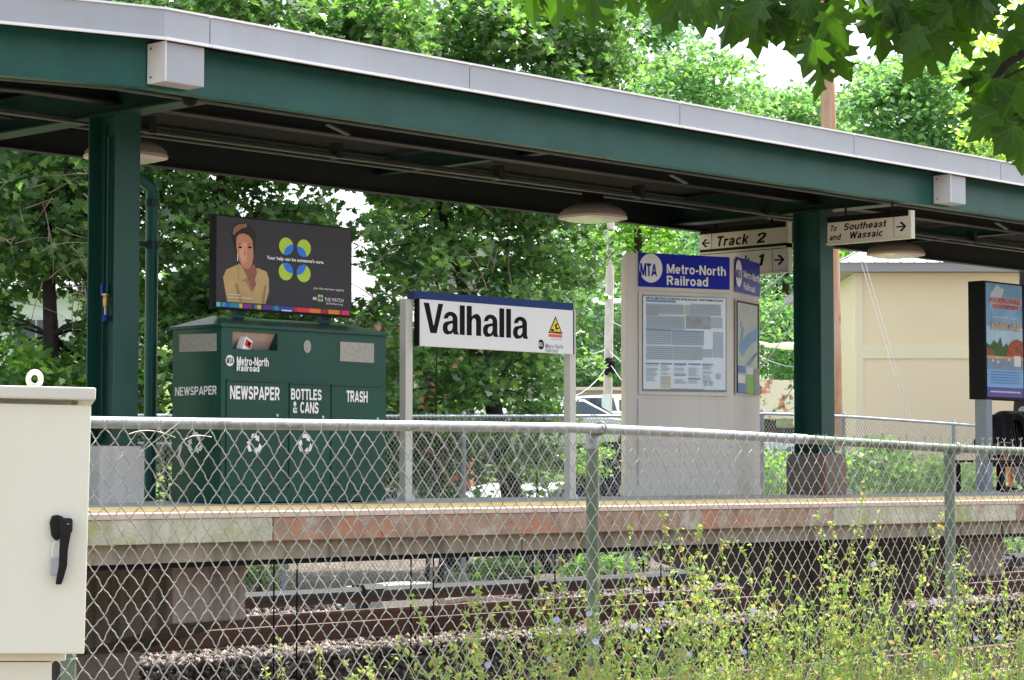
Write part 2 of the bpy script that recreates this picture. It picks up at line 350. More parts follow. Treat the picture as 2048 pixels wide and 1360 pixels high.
def stroke_text(body, m, parent, o, ex, ez, w, h, shear, name, t=.20):
    ex = Vector(ex).normalized(); ez = Vector(ez).normalized(); o = Vector(o); nn = ex.cross(ez).normalized(); pen = 0; quads = []
    for ch in body:
        wd, sts = GLY[ch]; tt = t*.5*(.92 if ch.islower() else 1)
        for st in sts:
            pts = [(pen+x, y) for x, y in st]; k = len(pts); L_ = []; R_ = []
            for i in range(k):
                a = pts[max(i-1, 0)]; b_ = pts[min(i+1, k-1)]; d = (b_[0]-a[0], b_[1]-a[1]); l_ = hypot(*d) or 1
                if st[0] == st[-1] and i in (0, k-1): d = (pts[1][0]-pts[-2][0], pts[1][1]-pts[-2][1]); l_ = hypot(*d)
                q = (-d[1]/l_*tt, d[0]/l_*tt); L_.append((pts[i][0]+q[0], pts[i][1]+q[1])); R_.append((pts[i][0]-q[0], pts[i][1]-q[1]))
            quads.append((L_, R_))
        pen += wd+.09
    W_ = pen-.09; b = MB()
    for j, (L_, R_) in enumerate(quads):
        P = [o+ex*(max(-.02, min(W_+.02, x))/W_*w+shear*(min(1, max(0, y))-.5)*h)+ez*(min(1.0, max(-.0, y))*h)+nn*(.00012*(j % 7)) for x, y in L_+R_]
        k = len(L_); b.add(P, [(i, i+1, k+i+1, k+i) for i in range(k-1)])
    return b.build(name, m, parent)
def text(body, m, parent, o, ex, ez, w, h, bold=.0, shear=0., name='lettering', spacing=1.0, depth=.0006):
    """flat printed words whose ink fills the w x h rectangle at o (lower left), running along ex, upright along ez"""
    if bold >= .025 and all(ch in GLY for ch in body): return stroke_text(body, m, parent, o, ex, ez, w, h, shear, name)
    cu = bpy.data.curves.new('t', 'FONT'); cu.body = body; cu.size = 1; cu.offset = bold; cu.shear = shear; cu.space_character = spacing; cu.extrude = 0.0; cu.resolution_u = 3
    cu.space_line = .95
    t = bpy.data.objects.new('t', cu); COL.objects.link(t)
    dg = bpy.context.evaluated_depsgraph_get(); me = bpy.data.meshes.new_from_object(t.evaluated_get(dg))
    bpy.data.objects.remove(t); bpy.data.curves.remove(cu)
    n = len(me.vertices); co = np.zeros(n*3, dtype=np.float32); me.vertices.foreach_get('co', co); co = co.reshape(-1, 3)
    lo = co.min(0); hi = co.max(0); q = (co-lo)/np.maximum(hi-lo, 1e-6)
    ex = Vector(ex).normalized(); ez = Vector(ez).normalized(); o = Vector(o)
    P = np.array(o)[None, :]+q[:, :1]*w*np.array(ex)[None, :]+q[:, 1:2]*h*np.array(ez)[None, :]
    me.vertices.foreach_set('co', P.astype(np.float32).ravel()); me.update(); me.name = name
    me.materials.clear(); me.materials.append(m)
    return link(bpy.data.objects.new(name, me), parent)
class Sheet:
    """a flat printed face: origin o at lower left, ex to the right, ez up, n towards the reader; u,v in 0..1"""
    def __init__(s, o, ex, ez, w, h, n): s.o = Vector(o); s.ex = Vector(ex).normalized(); s.ez = Vector(ez).normalized(); s.w = w; s.h = h; s.n = Vector(n).normalized(); s.lay = .0015
    def p(s, u, v, k=1): return s.o+s.ex*(u*s.w)+s.ez*(v*s.h)+s.n*(s.lay*k)
    def poly(s, name, m, uv, parent, k=1): return MB().poly([s.p(u, v, k) for u, v in uv]).build(name, m, parent)
    def rects(s, name, m, rs, parent, k=1):
        b = MB()
        for (u0, v0, u1, v1) in rs: b.poly([s.p(u0, v0, k), s.p(u1, v0, k), s.p(u1, v1, k), s.p(u0, v1, k)])
        return b.build(name, m, parent)
    def rect(s, name, m, u0, v0, u1, v1, parent, k=1): return s.rects(name, m, [(u0, v0, u1, v1)], parent, k)
    def disc(s, name, m, u, v, ru, rv, parent, k=1, n=28, a0=0, a1=2*pi):
        return s.poly(name, m, [(u+ru*cos(a0+(a1-a0)*i/n), v+rv*sin(a0+(a1-a0)*i/n)) for i in range(n)], parent, k)
    def text(s, body, m, u0, v0, u1, v1, parent, k=2, **kw):
        return text(body, m, parent, s.p(u0, v0, k), s.ex, s.ez, (u1-u0)*s.w, (v1-v0)*s.h, **kw)

# ================================================================== GROUND
def tz(x, y):
    ys = [-60, 8.0, 8.3, 11.2, 11.8, 15.4, 15.9, 20.5, 22, 25, 30, 36, 42, 60, 90, 140, 220, 600]; zs = [-1.42, -1.42, -1.42, -1.42, -1.95, -1.95, -1.42, -1.42, -1.36, -1.2, -1.05, -.6, .7, 2.5, 5, 10, 15, 20]
    z = float(np.interp(y, ys, zs))
    return z
gx = np.concatenate([np.linspace(-60, 0, 13), np.linspace(2, 60, 59), np.linspace(65, 400, 40)]); gy = np.concatenate([np.linspace(-60, 0, 10), np.linspace(1, 60, 160), np.linspace(65, 500, 40)])
V = []; 
for y in gy:
    for x in gx:
        j = .03*sin(x*1.7+y)*cos(y*2.3) if y > 22 else 0
        V.append((x, y, tz(x, y)+j))
nx = len(gx); Fq = [(j*nx+i, j*nx+i+1, (j+1)*nx+i+1, (j+1)*nx+i) for j in range(len(gy)-1) for i in range(nx-1)]
g = npmesh('ground', V, Fq, gnd_m); struct(g)
g.data.materials.append(grass_g)
g.data.polygons.foreach_set('material_index', [1 if gy[f[0]//nx] > 27 else 0 for f in Fq])
struct(MB().box(26, 90, 41.2, 49, tz(0, 41)+.02, tz(0, 45)+.35).build('road', lot_m))
# ballast stones
def stones(name, n, x0, x1, y0, y1, z, r0, r1, m=bal_m):
    base = np.array([(1, 0, 0), (-1, 0, 0), (0, 1, 0), (0, -1, 0), (0, 0, 1), (0, 0, -1)], float)
    F = np.array([(0, 2, 4), (2, 1, 4), (1, 3, 4), (3, 0, 4), (2, 0, 5), (1, 2, 5), (3, 1, 5), (0, 3, 5)])
    P = np.stack([rng.uniform(x0, x1, n), rng.uniform(y0, y1, n), np.zeros(n)], 1)
    hump = np.zeros(n)
    P[:, 2] = (z if z is not None else np.interp(P[:, 1], [15.4, 15.9], [-1.95, -1.42]))+rng.uniform(-.01, .03, n)+hump
    S = rng.uniform(r0, r1, (n, 1))*rng.uniform(.6, 1.3, (n, 3)); A = rng.uniform(0, 6.28, n)
    v = base[None]*S[:, None, :]*rng.uniform(.7, 1.2, (n, 6, 1))
    c, s_ = np.cos(A)[:, None], np.sin(A)[:, None]
    vx = v[..., 0]*c-v[..., 1]*s_; vy = v[..., 0]*s_+v[..., 1]*c; vz = v[..., 2]+vx*rng.uniform(-.5, .5, (n, 1))
    Vv = np.stack([vx, vy, vz], 2)+P[:, None, :]
    FF = (F[None]+6*np.arange(n)[:, None, None]).reshape(-1, 3)
    return npmesh(name, Vv.reshape(-1, 3), FF, m)
b1 = stones('ballast', 22000, 8, 30, 15.8, 21, -1.41, .018, .045); struct(b1, 'stuff')
b2 = stones('ballast', 9000, 6, 24, 8.2, 11.4, -1.42, .018, .045); struct(b2, 'stuff')
b4 = stones('ballast', 6000, 8, 26, 15.3, 16.0, None, .025, .055); struct(b4, 'stuff')
b3 = stones('gravel', 7000, 14, 36, 20.8, 24.5, -1.37, .02, .06); struct(b3, 'stuff')

# tracks
def track(yc, label, third=None):
    t = thing('railway_track', (8, yc, -1.4), label, 'railway track'); t['kind'] = 'structure'; del t['category']
    for s in (-1, 1):
        y = yc+s*.72; b = MB()
        b.box(4, 44, y-.07, y+.07, -1.38, -1.365); b.box(4, 44, y-.009, y+.009, -1.365, -1.235); b.box(4, 44, y-.036, y+.036, -1.235, -1.204)
        r = b.build('rail', rail_m, t); MB().box(4, 44, y-.03, y+.03, -1.2035, -1.2).build('rail_head', railtop, r)
    x = 8.
    tie = None
    while x < 30:
        if tie is None:
            tie = MB().box(x-.11, x+.11, yc-1.3, yc+1.3, -1.5, -1.386).build('tie', tie_m, t, bevel=.01); x00 = x
        else:
            c = tie.copy(); COL.objects.link(c); c.location = (x-x00, random.uniform(-.05, .05), random.uniform(-.012, .004)); c.rotation_euler.z = 0
        x += .56
    return t
far_t = track(17.6, 'far track with two rusty rails running behind the platform')
near_t = track(9.9, 'near track with rusty rails between platform and front fence')
tr = thing('third_rail', (17, 19.3, -1.4), 'dark covered third rail on bracket legs behind the far track', 'third rail')
for a, b_ in ((12, 40),):
    cv = MB().prism([(a, 19.22, -1.13), (a, 19.22, -1.07), (a, 19.25, -1.03), (a, 19.37, -1.03), (a, 19.42, -1.07), (a, 19.42, -1.09), (a, 19.26, -1.09), (a, 19.25, -1.13)], (b_-a, 0, 0)).build('cover_board', cover_m, tr)
    MB().box(a, b_, 19.27, 19.34, -1.2, -1.11).build('power_rail', rail_m, tr)
for k in range(11):
    x = 14.95+2.75*k
    MB().prism([(x, 19.19, -1.135), (x, 19.19, -1.05), (x, 19.23, -1.0), (x, 19.42, -1.0), (x, 19.45, -1.05), (x, 19.45, -1.135)], (.3, 0, 0)).build('bracket', cover_m, tr)
    MB().prism([(x+.1, 19.27, -1.13), (x+.1, 19.40, -1.13), (x+.02, 19.5, -1.4), (x+.02, 19.36, -1.4)], (.09, 0, 0)).build('bracket_leg', cover_m, tr)
# debris behind the track
tag(MB(Matrix.Translation((19.2, 20.4, -1.3)) @ Matrix.Rotation(.35, 4, 'Z')).box(-.7, .7, -.25, .25, -.12, .22).build('concrete_block', conc, None, bevel=.03), 'broken pale concrete block lying in gravel beyond the far track', 'concrete block')
tag(MB().tube([(20.3, 20.6, -1.32), (21.5, 20.3, -1.22), (22.6, 20.2, -1.2)], [.07, .06, .05], 8).build('log', pole_p, None), 'pale weathered log lying on gravel behind the third rail', 'log')
tag(MB(Matrix.Translation((20.9, 20.0, -1.36)) @ Matrix.Rotation(-.5, 4, 'Z') @ Matrix.Rotation(.15, 4, 'Y')).box(-.5, .5, -.1, .1, 0, .05).build('plank', pole_p, None), 'short broken grey plank tilted on gravel beside the log', 'plank')
tag(MB(Matrix.Translation((19.6, 21.0, -1.25)) @ Matrix.Rotation(.1, 4, 'Z')).box(-1.4, 1.6, -.05, .05, 0, .07).build('steel_beam', galv, None), 'long pale metal beam lying at the foot of the back fence', 'metal beam')

# ================================================================== PLATFORM
pf = thing('platform', (14, 13.75, 0), 'raised concrete island platform with yellow tactile edge strips', None); pf['kind'] = 'structure'
deck = [(0, 11.50, 0), (0, 13.7, .05), (0, 16.05, 0), (0, 16.05, -.15), (0, 11.62, -.15), (0, 11.62, -.03), (0, 11.50, -.03)]
b = MB().prism([Vector((-2, y, z)) for (_, y, z) in deck], (42, 0, 0)).build('deck', deck_m, pf)
def strip(name, m, y0, y1, lift):
    f = lambda y: (y-11.5)*.05/2.2 if y < 13.7 else (16.05-y)*.05/2.35
    return MB().add([(-2, y0, f(y0)+lift), (40, y0, f(y0)+lift), (40, y1, f(y1)+lift), (-2, y1, f(y1)+lift), (-2, y0, f(y0)+lift-.003), (40, y0, f(y0)+lift-.003), (40, y1, f(y1)+lift-.003), (-2, y1, f(y1)+lift-.003)],
                    [(0, 1, 2, 3), (7, 6, 5, 4), (0, 4, 5, 1), (1, 5, 6, 2), (2, 6, 7, 3), (3, 7, 4, 0)]).build(name, m, pf)
strip('edge_strip', edge_m, 11.502, 11.84, .005); strip('tactile_strip', yellow, 11.842, 12.55, .006)
MB().box(-2, 40, 11.494, 11.499, -.029, .004).build('edge_nosing', edge_m, pf)
strip('tactile_strip', yellow, 15.05, 15.62, .006); strip('edge_strip', edge_m, 15.622, 16.03, .005)
for (xa, xb, m) in ((3, 9.78, slab_l), (9.79, 15.96, slab_r), (15.97, 18.86, slab_l), (18.87, 25, slab_r), (25.01, 32, slab_l)):
    MB().box(xa, xb, 11.5, 11.62, -.185, -.031).build('edge_beam', m, pf, bevel=.006)
for (xa, xb) in ((3, 12.24), (12.25, 18.76), (18.79, 25), (25.02, 32)):
    MB().box(xa, xb, 11.6, 11.9, -.31, -.187).build('lower_beam', low_m, pf, bevel=.006)
    MB().box(xa, xb, 15.6, 15.9, -.31, -.151).build('lower_beam', low_m, pf)
MB().box(3, 32, 11.66, 11.74, -.345, -.312).build('steel_angle', black, pf)
for X0, X1 in ((9.32, 9.93), (18.68, 19.38), (28.1, 28.8)):
    MB().prism([(X0, 11.95, -.312), (X0, 11.95, -.72), (X0, 13.1, -.99), (X0, 13.1, -2.0), (X0, 14.15, -2.0), (X0, 14.15, -.99), (X0, 15.75, -.68), (X0, 15.98, -.5), (X0, 15.98, -.312)], (X1-X0, 0, 0)).build('pier', pier_m, pf, bevel=.012)
MB().box(9.95, 10.1, 15.3, 15.45, -1.98, -.5).build('pier_post', black_r, pf)
for px in (548, 594, 822, 867, 1066, 1110, 1287, 1322):
    p = onY(px, 1150, 14.0); MB().tube([(p.x, 14.0, -.15), (p.x, 14.0, -1.38)], .007, 5).build('hanger_rod', black, pf)

# ================================================================== CANOPY
cp = thing('platform_canopy', (14, 13.75, .05), 'long green steel canopy with silver fascia covering the platform', 'canopy')
ZB = 2.82
XB = 9.25    # where the canopy bends at the left column
BA = Vector((-cos(radians(17)), sin(radians(17)), 0))      # direction of the bay beyond the bend
def bay_pt(x, y, z):
    """follow the canopy round its bend"""
    if x >= XB: return Vector((x, y, z))
    return Vector((XB, y, z))+BA*(XB-x)
def bent_prism(b, prof, x0, x1):
    """prof: (y,z) outline swept along the canopy"""
    if x0 < XB < x1:
        bent_prism(b, prof, x0, XB); bent_prism(b, prof, XB, x1); return
    n = len(prof)
    a = [bay_pt(x0, y, z) for y, z in prof]; c = [bay_pt(x1, y, z) for y, z in prof]
    b.add(a+c, [tuple(range(n))[::-1], tuple(range(n, 2*n))]+[(i, (i+1) % n, n+(i+1) % n, n+i) for i in range(n)])
XE = 34
def bent(name, prof, m, x0=3, x1=XE, bevel=0):
    b = MB(); bent_prism(b, prof, x0, x1); return b.build(name, m, cp, bevel=bevel)
def rect(y0, y1, z0, z1): return [(y0, z0), (y1, z0), (y1, z1), (y0, z1)]
# front and back channel beams
for (ya, yb, nm) in ((12.2, 12.212, 'front_beam'), (15.36, 15.372, 'back_beam')):
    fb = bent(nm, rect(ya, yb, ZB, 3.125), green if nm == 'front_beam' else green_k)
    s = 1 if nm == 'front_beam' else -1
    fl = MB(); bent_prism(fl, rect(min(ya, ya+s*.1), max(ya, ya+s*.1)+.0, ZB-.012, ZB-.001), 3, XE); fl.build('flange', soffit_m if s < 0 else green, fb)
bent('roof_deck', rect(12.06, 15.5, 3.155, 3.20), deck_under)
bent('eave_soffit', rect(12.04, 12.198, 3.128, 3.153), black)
# fascia, in panels 2.46 m long
xs = [3.45-1.23, 3.45+1.23, 7.14, 9.63-.0, 12.10, 14.56, 17.02, 19.48, 21.94, 24.4, 26.86, 29.32, 31.78, 34]
for a, c in zip(xs[:-1], xs[1:]):
    b = MB(); bent_prism(b, rect(12.0, 12.035, 3.117, 3.30), a+.004, c-.004); fp = b.build('fascia_panel', fascia_m, cp)
    b = MB(); bent_prism(b, rect(11.975, 12.0, 3.098, 3.116), a+.004, c-.004); b.build('fascia_lip', lip_m, fp)
    b = MB(); bent_prism(b, rect(11.985, 12.1, 3.301, 3.315), a+.004, c-.004); b.build('fascia_cap', lip_m, fp)
bent('back_fascia', rect(15.5, 15.535, 3.1, 3.3), fascia_m)
# purlins
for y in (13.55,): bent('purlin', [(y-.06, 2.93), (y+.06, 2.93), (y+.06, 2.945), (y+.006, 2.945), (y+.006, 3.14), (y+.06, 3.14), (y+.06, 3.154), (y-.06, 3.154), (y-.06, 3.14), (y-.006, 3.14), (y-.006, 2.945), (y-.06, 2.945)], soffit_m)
for y in (): bent('roof_rib', rect(y-.03, y+.03, 3.10, 3.154), soffit_m)
# cross beams + junction covers
def hcol(b, x, y, w, d, z0, z1, t=.014):
    b.box(x-w/2, x+w/2, y-d/2, y-d/2+t, z0, z1); b.box(x-w/2, x+w/2, y+d/2-t, y+d/2, z0, z1); b.box(x-t/2, x+t/2, y-d/2+t, y+d/2-t, z0, z1)
for X, xa_, xb_ in ((10.03, -.28, .12), (18.56, -.15, .20), (27.05, -.2, .2)):
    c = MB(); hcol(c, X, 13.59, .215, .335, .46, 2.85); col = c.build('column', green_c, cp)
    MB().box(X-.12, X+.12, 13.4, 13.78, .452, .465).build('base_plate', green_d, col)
    pm = ped_m if X < 12 else ped_r
    pd = MB().prism([(X+xa_, 13.35, .03), (X+xb_, 13.35, .03), (X+xb_, 13.35, .41), (X+xb_-.03, 13.35, .45), (X+xa_+.03, 13.35, .45), (X+xa_, 13.35, .41)], (0, .48, 0)).build('pedestal', pm, cp, bevel=.012)
    b = MB(); b.box(X-.1, X+.1, 12.22, 15.35, ZB+.03, ZB+.045); b.box(X-.007, X+.007, 12.22, 15.35, ZB+.045, 3.1); b.box(X-.1, X+.1, 12.22, 15.35, 3.1, 3.115)
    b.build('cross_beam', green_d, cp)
for X in (14.3, 22.8):
    b = MB(); b.box(X-.05, X+.05, 12.22, 15.35, 2.98, 2.99); b.box(X-.005, X+.005, 12.22, 15.35, 2.99, 3.13); b.build('cross_beam', green_d, cp)
for X0, X1 in ((9.27, 9.60), (18.60, 18.88), (27.9, 28.2)):
    cb = MB().box(X0, X1, 12.02, 12.195, 2.83, 3.095).build('joint_cover', fascia_m, cp, bevel=.004)
    MB().box(X0-.012, X0, 12.0, 12.19, 2.83, 3.095).build('cover_flange', sign_w, cb)
    for z in (2.87, 3.06): MB().lathe((X0-.013, 12.15, z), [(.007, 0), (.007, -.004)], 8, 'x').build('bolt', black, cb)
    if X0 < 12: dq = onY(380, 195, 12.4); MB().lathe((dq.x, 12.4, dq.z), [(.012, .16), (.03, .08), (.05, .03), (.058, -.01), (.045, -.045), (.02, -.06)], 16).build('camera_dome', black, cp, smooth=True)
for q in (0, .035): p_ = bay_pt(8.15+q, 12.19, 2.87); MB().lathe((p_.x, p_.y-.001, p_.z), [(.006, .003), (.006, -.004)], 8, 'y').build('bolt', black, cp)
# conduits under the roof
def conduit(y, z, r, m=soffit_m, x0=3, x1=XE):
    b = MB(); b.tube([bay_pt(x0, y, z), bay_pt(XB, y, z), Vector((x1, y, z))], r, 8); return b.build('conduit', m, cp, smooth=True)
cond_m = mat('conduit_paint', (.075, .095, .085), .4, noise=(4, .2))
conduit(12.55, 2.845, .016, cond_m); conduit(13.9, 2.83, .014, cond_m); conduit(13.96, 2.86, .02, cond_m); conduit(14.9, 2.98, .014, cond_m)
for x in np.arange(10.6, 30, 1.9):
    MB().box(x-.03, x+.03, 13.88, 13.99, 2.82, 2.95).build('pipe_clamp', soffit_m, cp)
for (x, y) in ((11.35, 12.62), (15.3, 12.62), (20.5, 12.62), (15.6, 15.3), (11.1, 15.25)):
    MB(Matrix.Translation((x, y, 2.80)) @ Matrix.Rotation(.25, 4, 'Y')).box(-.12, .1, -.02, .02, -.012, .0).build('bracket_arm', cond_m, cp)
# downspout
d0 = onY(302, 700, 13.95).x
ds = MB().tube([(10.2, 13.95, 2.75), (10.3, 13.95, 2.60), (d0-.02, 13.95, 2.42), (d0, 13.95, 2.36), (d0, 13.95, .04)], .048, 14).build('downspout', green, cp, smooth=True)
for z in (2.30, 1.98, .55): MB().lathe((d0, 13.95, z), [(.056, -.03), (.056, .03)], 14).build('pipe_band', green_d, ds)
MB().box(10.18, d0, 13.93, 13.97, 1.96, 2.0).build('pipe_strap', green_d, ds)
# water tap on the left column
tp = onX(208, 590, 9.97)
sp = MB().tube([(10.0, tp.y, 2.7), (10.0, tp.y, tp.z+.02)], .011, 8).build('water_pipe', green, cp)
MB().tube([(10.0, tp.y+.05, 2.78), (10.0, tp.y+.05, .5)], .009, 8).build('water_pipe', green_d, cp)
MB().lathe((9.985, tp.y, tp.z-.06), [(.012, -.03), (.02, -.02), (.022, .03), (.016, .05), (.03, .055), (.03, .07)], 12).build('tap_body', brass, sp, smooth=True)
MB().tube([(9.985, tp.y, tp.z-.09), (9.985, tp.y, tp.z-.15)], .012, 8).build('tap_spout', steel, sp)
MB().lathe((9.985, tp.y, tp.z-.19), [(.018, 0), (.026, .01), (.026, .035), (.015, .045)], 12).build('tap_cap', blue_p, sp, smooth=True)
MB().box(9.97, 9.99, tp.y+.02, tp.y+.045, tp.z-.0, tp.z+.08).build('tap_handle', blue_p, sp)

# under-canopy lamps
def lamp(x, y, z, label):
    t = thing('canopy_lamp', (x, y, z), label, 'lamp', 'lamps hanging under the canopy')
    n = 24; vs = []; fs = []; prof = [(.345, .0), (.335, .04), (.28, .085), (.18, .125), (.07, .145), (.03, .15)]
    def rim(r, k):   # rounded-square outline
        a = 2*pi*k/n+pi/4; q = 3.2; ca, sa = cos(a), sin(a)
        f = (abs(ca)**q+abs(sa)**q)**(-1/q); return (x+r*f*ca*.82, y+r*f*sa*.82)
    for r, h in prof:
        for k in range(n): X, Y = rim(r, k); vs.append((X, Y, z+h))
    for i in range(len(prof)-1):
        for k in range(n): fs.append((i*n+k, i*n+(k+1) % n, (i+1)*n+(k+1) % n, (i+1)*n+k))
    fs.append(tuple(range(n*(len(prof)-1), n*len(prof))))
    MB().add(vs, fs).build('lamp_shade', lamp_m, t, smooth=True)
    MB().add([(*rim(.35, k), z-.018) for k in range(n)]+[(*rim(.35, k), z+.006) for k in range(n)], [tuple(range(n))[::-1]]+[(k, (k+1) % n, n+(k+1) % n, n+k) for k in range(n)]).build('rim', lamp_rim, t)
    MB().add([(*rim(.27, k), z-.036) for k in range(n)]+[(*rim(.30, k), z-.0175) for k in range(n)], [tuple(range(n))[::-1]]+[(k, (k+1) % n, n+(k+1) % n, n+k) for k in range(n)]).build('lens', lens_m, t)
    MB().box(x-.09, x+.09, y-.06, y+.06, z+.145, z+.24).build('mounting_box', black, t, bevel=.008)
    return t
lamp(10.70, 14.35, 2.70, 'beige dome lamp half hidden behind the left green column')
lamp(16.12, 14.35, 2.665, 'beige dome lamp hanging above the station information kiosk')
lamp(21.12, 14.35, 2.665, 'beige dome lamp hanging right of the second green column')

# ================================================================== TREES, SHRUBS AND FOLIAGE
MAPLE = np.array([(0, -.5), (.16, -.34), (.5, -.36), (.33, -.06), (.56, .16), (.24, .14), (.16, .36), (0, .56), (-.16, .36), (-.24, .14), (-.56, .16), (-.33, -.06), (-.5, -.36), (-.16, -.34)])
RHOMB = np.array([(0, -.5), (.3, 0), (0, .5), (-.3, 0)])
def leaves(name, P, S, m, parent, shape=MAPLE, up=.6):
    n = len(P); k = len(shape)
    N = rng.normal(0, 1, (n, 3)); N[:, 2] = np.abs(N[:, 2])+up; N /= np.linalg.norm(N, axis=1, keepdims=True)
    A = rng.normal(0, 1, (n, 3)); A[:, 2] -= .8; A -= N*(A*N).sum(1, keepdims=True); A /= np.linalg.norm(A, axis=1, keepdims=True)
    B = np.cross(N, A)
    sh = shape*rng.uniform(.8, 1.2, (n, 1, 2))
    V = P[:, None, :]+(B[:, None, :]*sh[..., :1]+A[:, None, :]*sh[..., 1:2])*S[:, None, None]
    V += N[:, None, :]*(np.abs(sh[..., :1])*.22)*S[:, None, None]
    o = npmesh(name, V.reshape(-1, 3), np.arange(n*k).reshape(n, k), m, parent)
    if parent is not None: o['kind'] = 'stuff'
    return o
def spray(c, n, r, flat=.45):
    """a drooping spray of leaves around c"""
    q = rng.normal(0, 1, (n, 3)); q /= np.maximum(np.linalg.norm(q, axis=1, keepdims=True), .3); q *= rng.uniform(.2, 1, (n, 1))**.6*r
    q[:, 2] = q[:, 2]*flat-.25*(q[:, 0]**2+q[:, 1]**2)/max(r, .01)
    return np.array(c)[None]+q
def tree(name, base, top, centers, label, cat, lm, leaf_s, per, r, trunk_r=.16, shape=MAPLE, group=None, limbs=12, bk=None, flat=.45, leafname='crown'):
    bk = bk or bark
    t = thing(name, base, label, cat, group)
    base = Vector(base); top = Vector(top)
    pts = [base+(top-base)*f+Vector((sin(f*5)*.12, cos(f*4)*.12-.12, 0))*(top-base).length*.12 for f in (0, .15, .3, .45, .6, .75, .9, 1)]
    MB().tube(pts, [trunk_r*(1.25-1.05*f) for f in (0, .15, .3, .45, .6, .75, .9, 1)], 9).build('trunk', bk, t, smooth=True)
    C = [Vector(c) for c in centers]; random.shuffle(C); b = MB(); nodes = [(p, trunk_r*(1.1-.9*i/7)) for i, p in enumerate(pts)]
    for i, c in enumerate(C):
        low = [q for q in nodes if q[0].z < c.z+.8] or nodes
        q, rr = min(low, key=lambda q: (q[0]-c).length-(.5 if q[1] > .03 else 0))
        if (q-c).length < .25: continue
        r0 = min(rr*.6, .09) if i < limbs else min(rr*.45, .022)
        mid = q.lerp(c, .5)+Vector((random.uniform(-.12, .12), random.uniform(-.12, .12), random.uniform(.0, .18)))*(q-c).length
        b.tube([q, q.lerp(mid, .6)+Vector((0, 0, .03)), mid, c], [r0, r0*.8, r0*.6, r0*.3], 5, cap=False)
        if i < limbs*3: nodes += [(mid, r0*.65), (c, r0*.4)]
    if b.v: b.build('branch', bk, t)['kind'] = 'stuff'
    P = np.concatenate([spray(c, per, r*rng.uniform(.7, 1.25), flat) for c in centers]); S = rng.uniform(.7, 1.25, len(P))*leaf_s
    leaves(leafname, P, S, lm, t, shape)
    return t
def scatter(n, poly_d, dr, holes=()):
    """points inside a list of ellipses (px,py,rx,ry,weight) turned into places at depth dr"""
    out = []; wsum = sum(e[2]*e[3]*(e[4] if len(e) > 4 else 1) for e in poly_d)
    while len(out) < n:
        u = random.random()*wsum
        for e in poly_d:
            u -= e[2]*e[3]*(e[4] if len(e) > 4 else 1)
            if u <= 0: break
        a = random.random()*2*pi; q = sqrt(random.random())
        px = e[0]+e[2]*q*cos(a); py = e[1]+e[3]*q*sin(a)
        if any(((px-h[0])/h[2])**2+((py-h[1])/h[3])**2 < 1 and random.random() < h[4] for h in holes): continue
        p = atD(px, py, random.uniform(*dr))
        if p.z < tz(p.x, p.y)+.15: continue
        if p.y < 21.9: continue
        out.append(p)
    return out
def gp(px, D):
    p = atD(px, 948, D); return Vector((p.x, p.y, tz(p.x, p.y)))
HOLES = [(90, 640, 110, 95, .82), (20, 700, 60, 60, .8), (150, 760, 60, 45, .6), (880, 600, 80, 75, .85), (760, 500, 50, 60, .25), (790, 640, 40, 60, .3), (1180, 790, 90, 70, .97), (1230, 640, 50, 330, .85), (560, 30, 60, 40, .5), (880, 10, 60, 40, .5), (480, 420, 50, 30, .5), (1010, 730, 60, 40, .3), (620, 620, 60, 40, .3)]
tree('maple_tree', gp(88, 27.5), atD(70, 60, 29), scatter(300, [(60, 250, 240, 330), (60, 560, 200, 300, .7), (150, 780, 180, 110, 1.2)], (26.8, 31), HOLES), 'tall dark maple tree behind the cream cabinet and left column', 'tree', leaf_a, .115, 100, .5, .12)
tree('maple_tree', gp(390, 29), atD(440, 40, 31), scatter(460, [(420, 330, 260, 420), (500, 60, 340, 200), (560, 700, 240, 200, .9)], (28, 33), HOLES), 'broad maple tree whose leaves fill the view around the advertising board', 'tree', leaf_a, .115, 100, .52, .13)
tree('maple_tree', gp(1060, 32), atD(850, 330, 33), scatter(540, [(930, 150, 330, 240), (1000, 480, 240, 200), (940, 720, 240, 150, .8), (1190, 150, 120, 220)], (30, 36), HOLES), 'leaning maple tree with forked dark branches above the station name sign', 'tree', leaf_a, .115, 100, .54, .15)
# bare twigs on the left
r_ = thing('bare_branch', gp(120, 26.5), 'tangle of bare grey twigs in front of the dark leaves', 'branches')
for i in range(44):
    rr_ = random.Random(i*7+3)
    if i < 30: x0_, y0_ = rr_.uniform(-30, 190), rr_.uniform(330, 620); D = 25.6+rr_.random()
    else: x0_, y0_ = rr_.uniform(740, 1080), rr_.uniform(460, 620); D = 29.6+rr_.random()
    a_ = rr_.uniform(0, 6.28); ln = rr_.uniform(40, 130); bd_ = rr_.uniform(-.9, .9); P_ = []
    for k in range(7):
        P_.append(atD(x0_, y0_, D)); x0_ += cos(a_)*ln/6; y0_ += sin(a_)*ln/6; a_ += bd_/6+rr_.uniform(-.15, .15)
    MB().tube(P_, [.008*(1-.13*k) for k in range(7)], 5).build('twig', bark_l, r_)

# reddish leaves standing in for brick patches behind the sign
tree('brick_patch_leaves', gp(850, 30.5), atD(870, 700, 30.5), scatter(26, [(870, 720, 90, 100), (760, 660, 60, 40), (900, 820, 60, 40)], (29.6, 31)), 'reddish leaves standing in for brick glimpsed behind the station name sign', 'shrub', leaf_r, .09, 5, .3, .03, group=None, limbs=4)
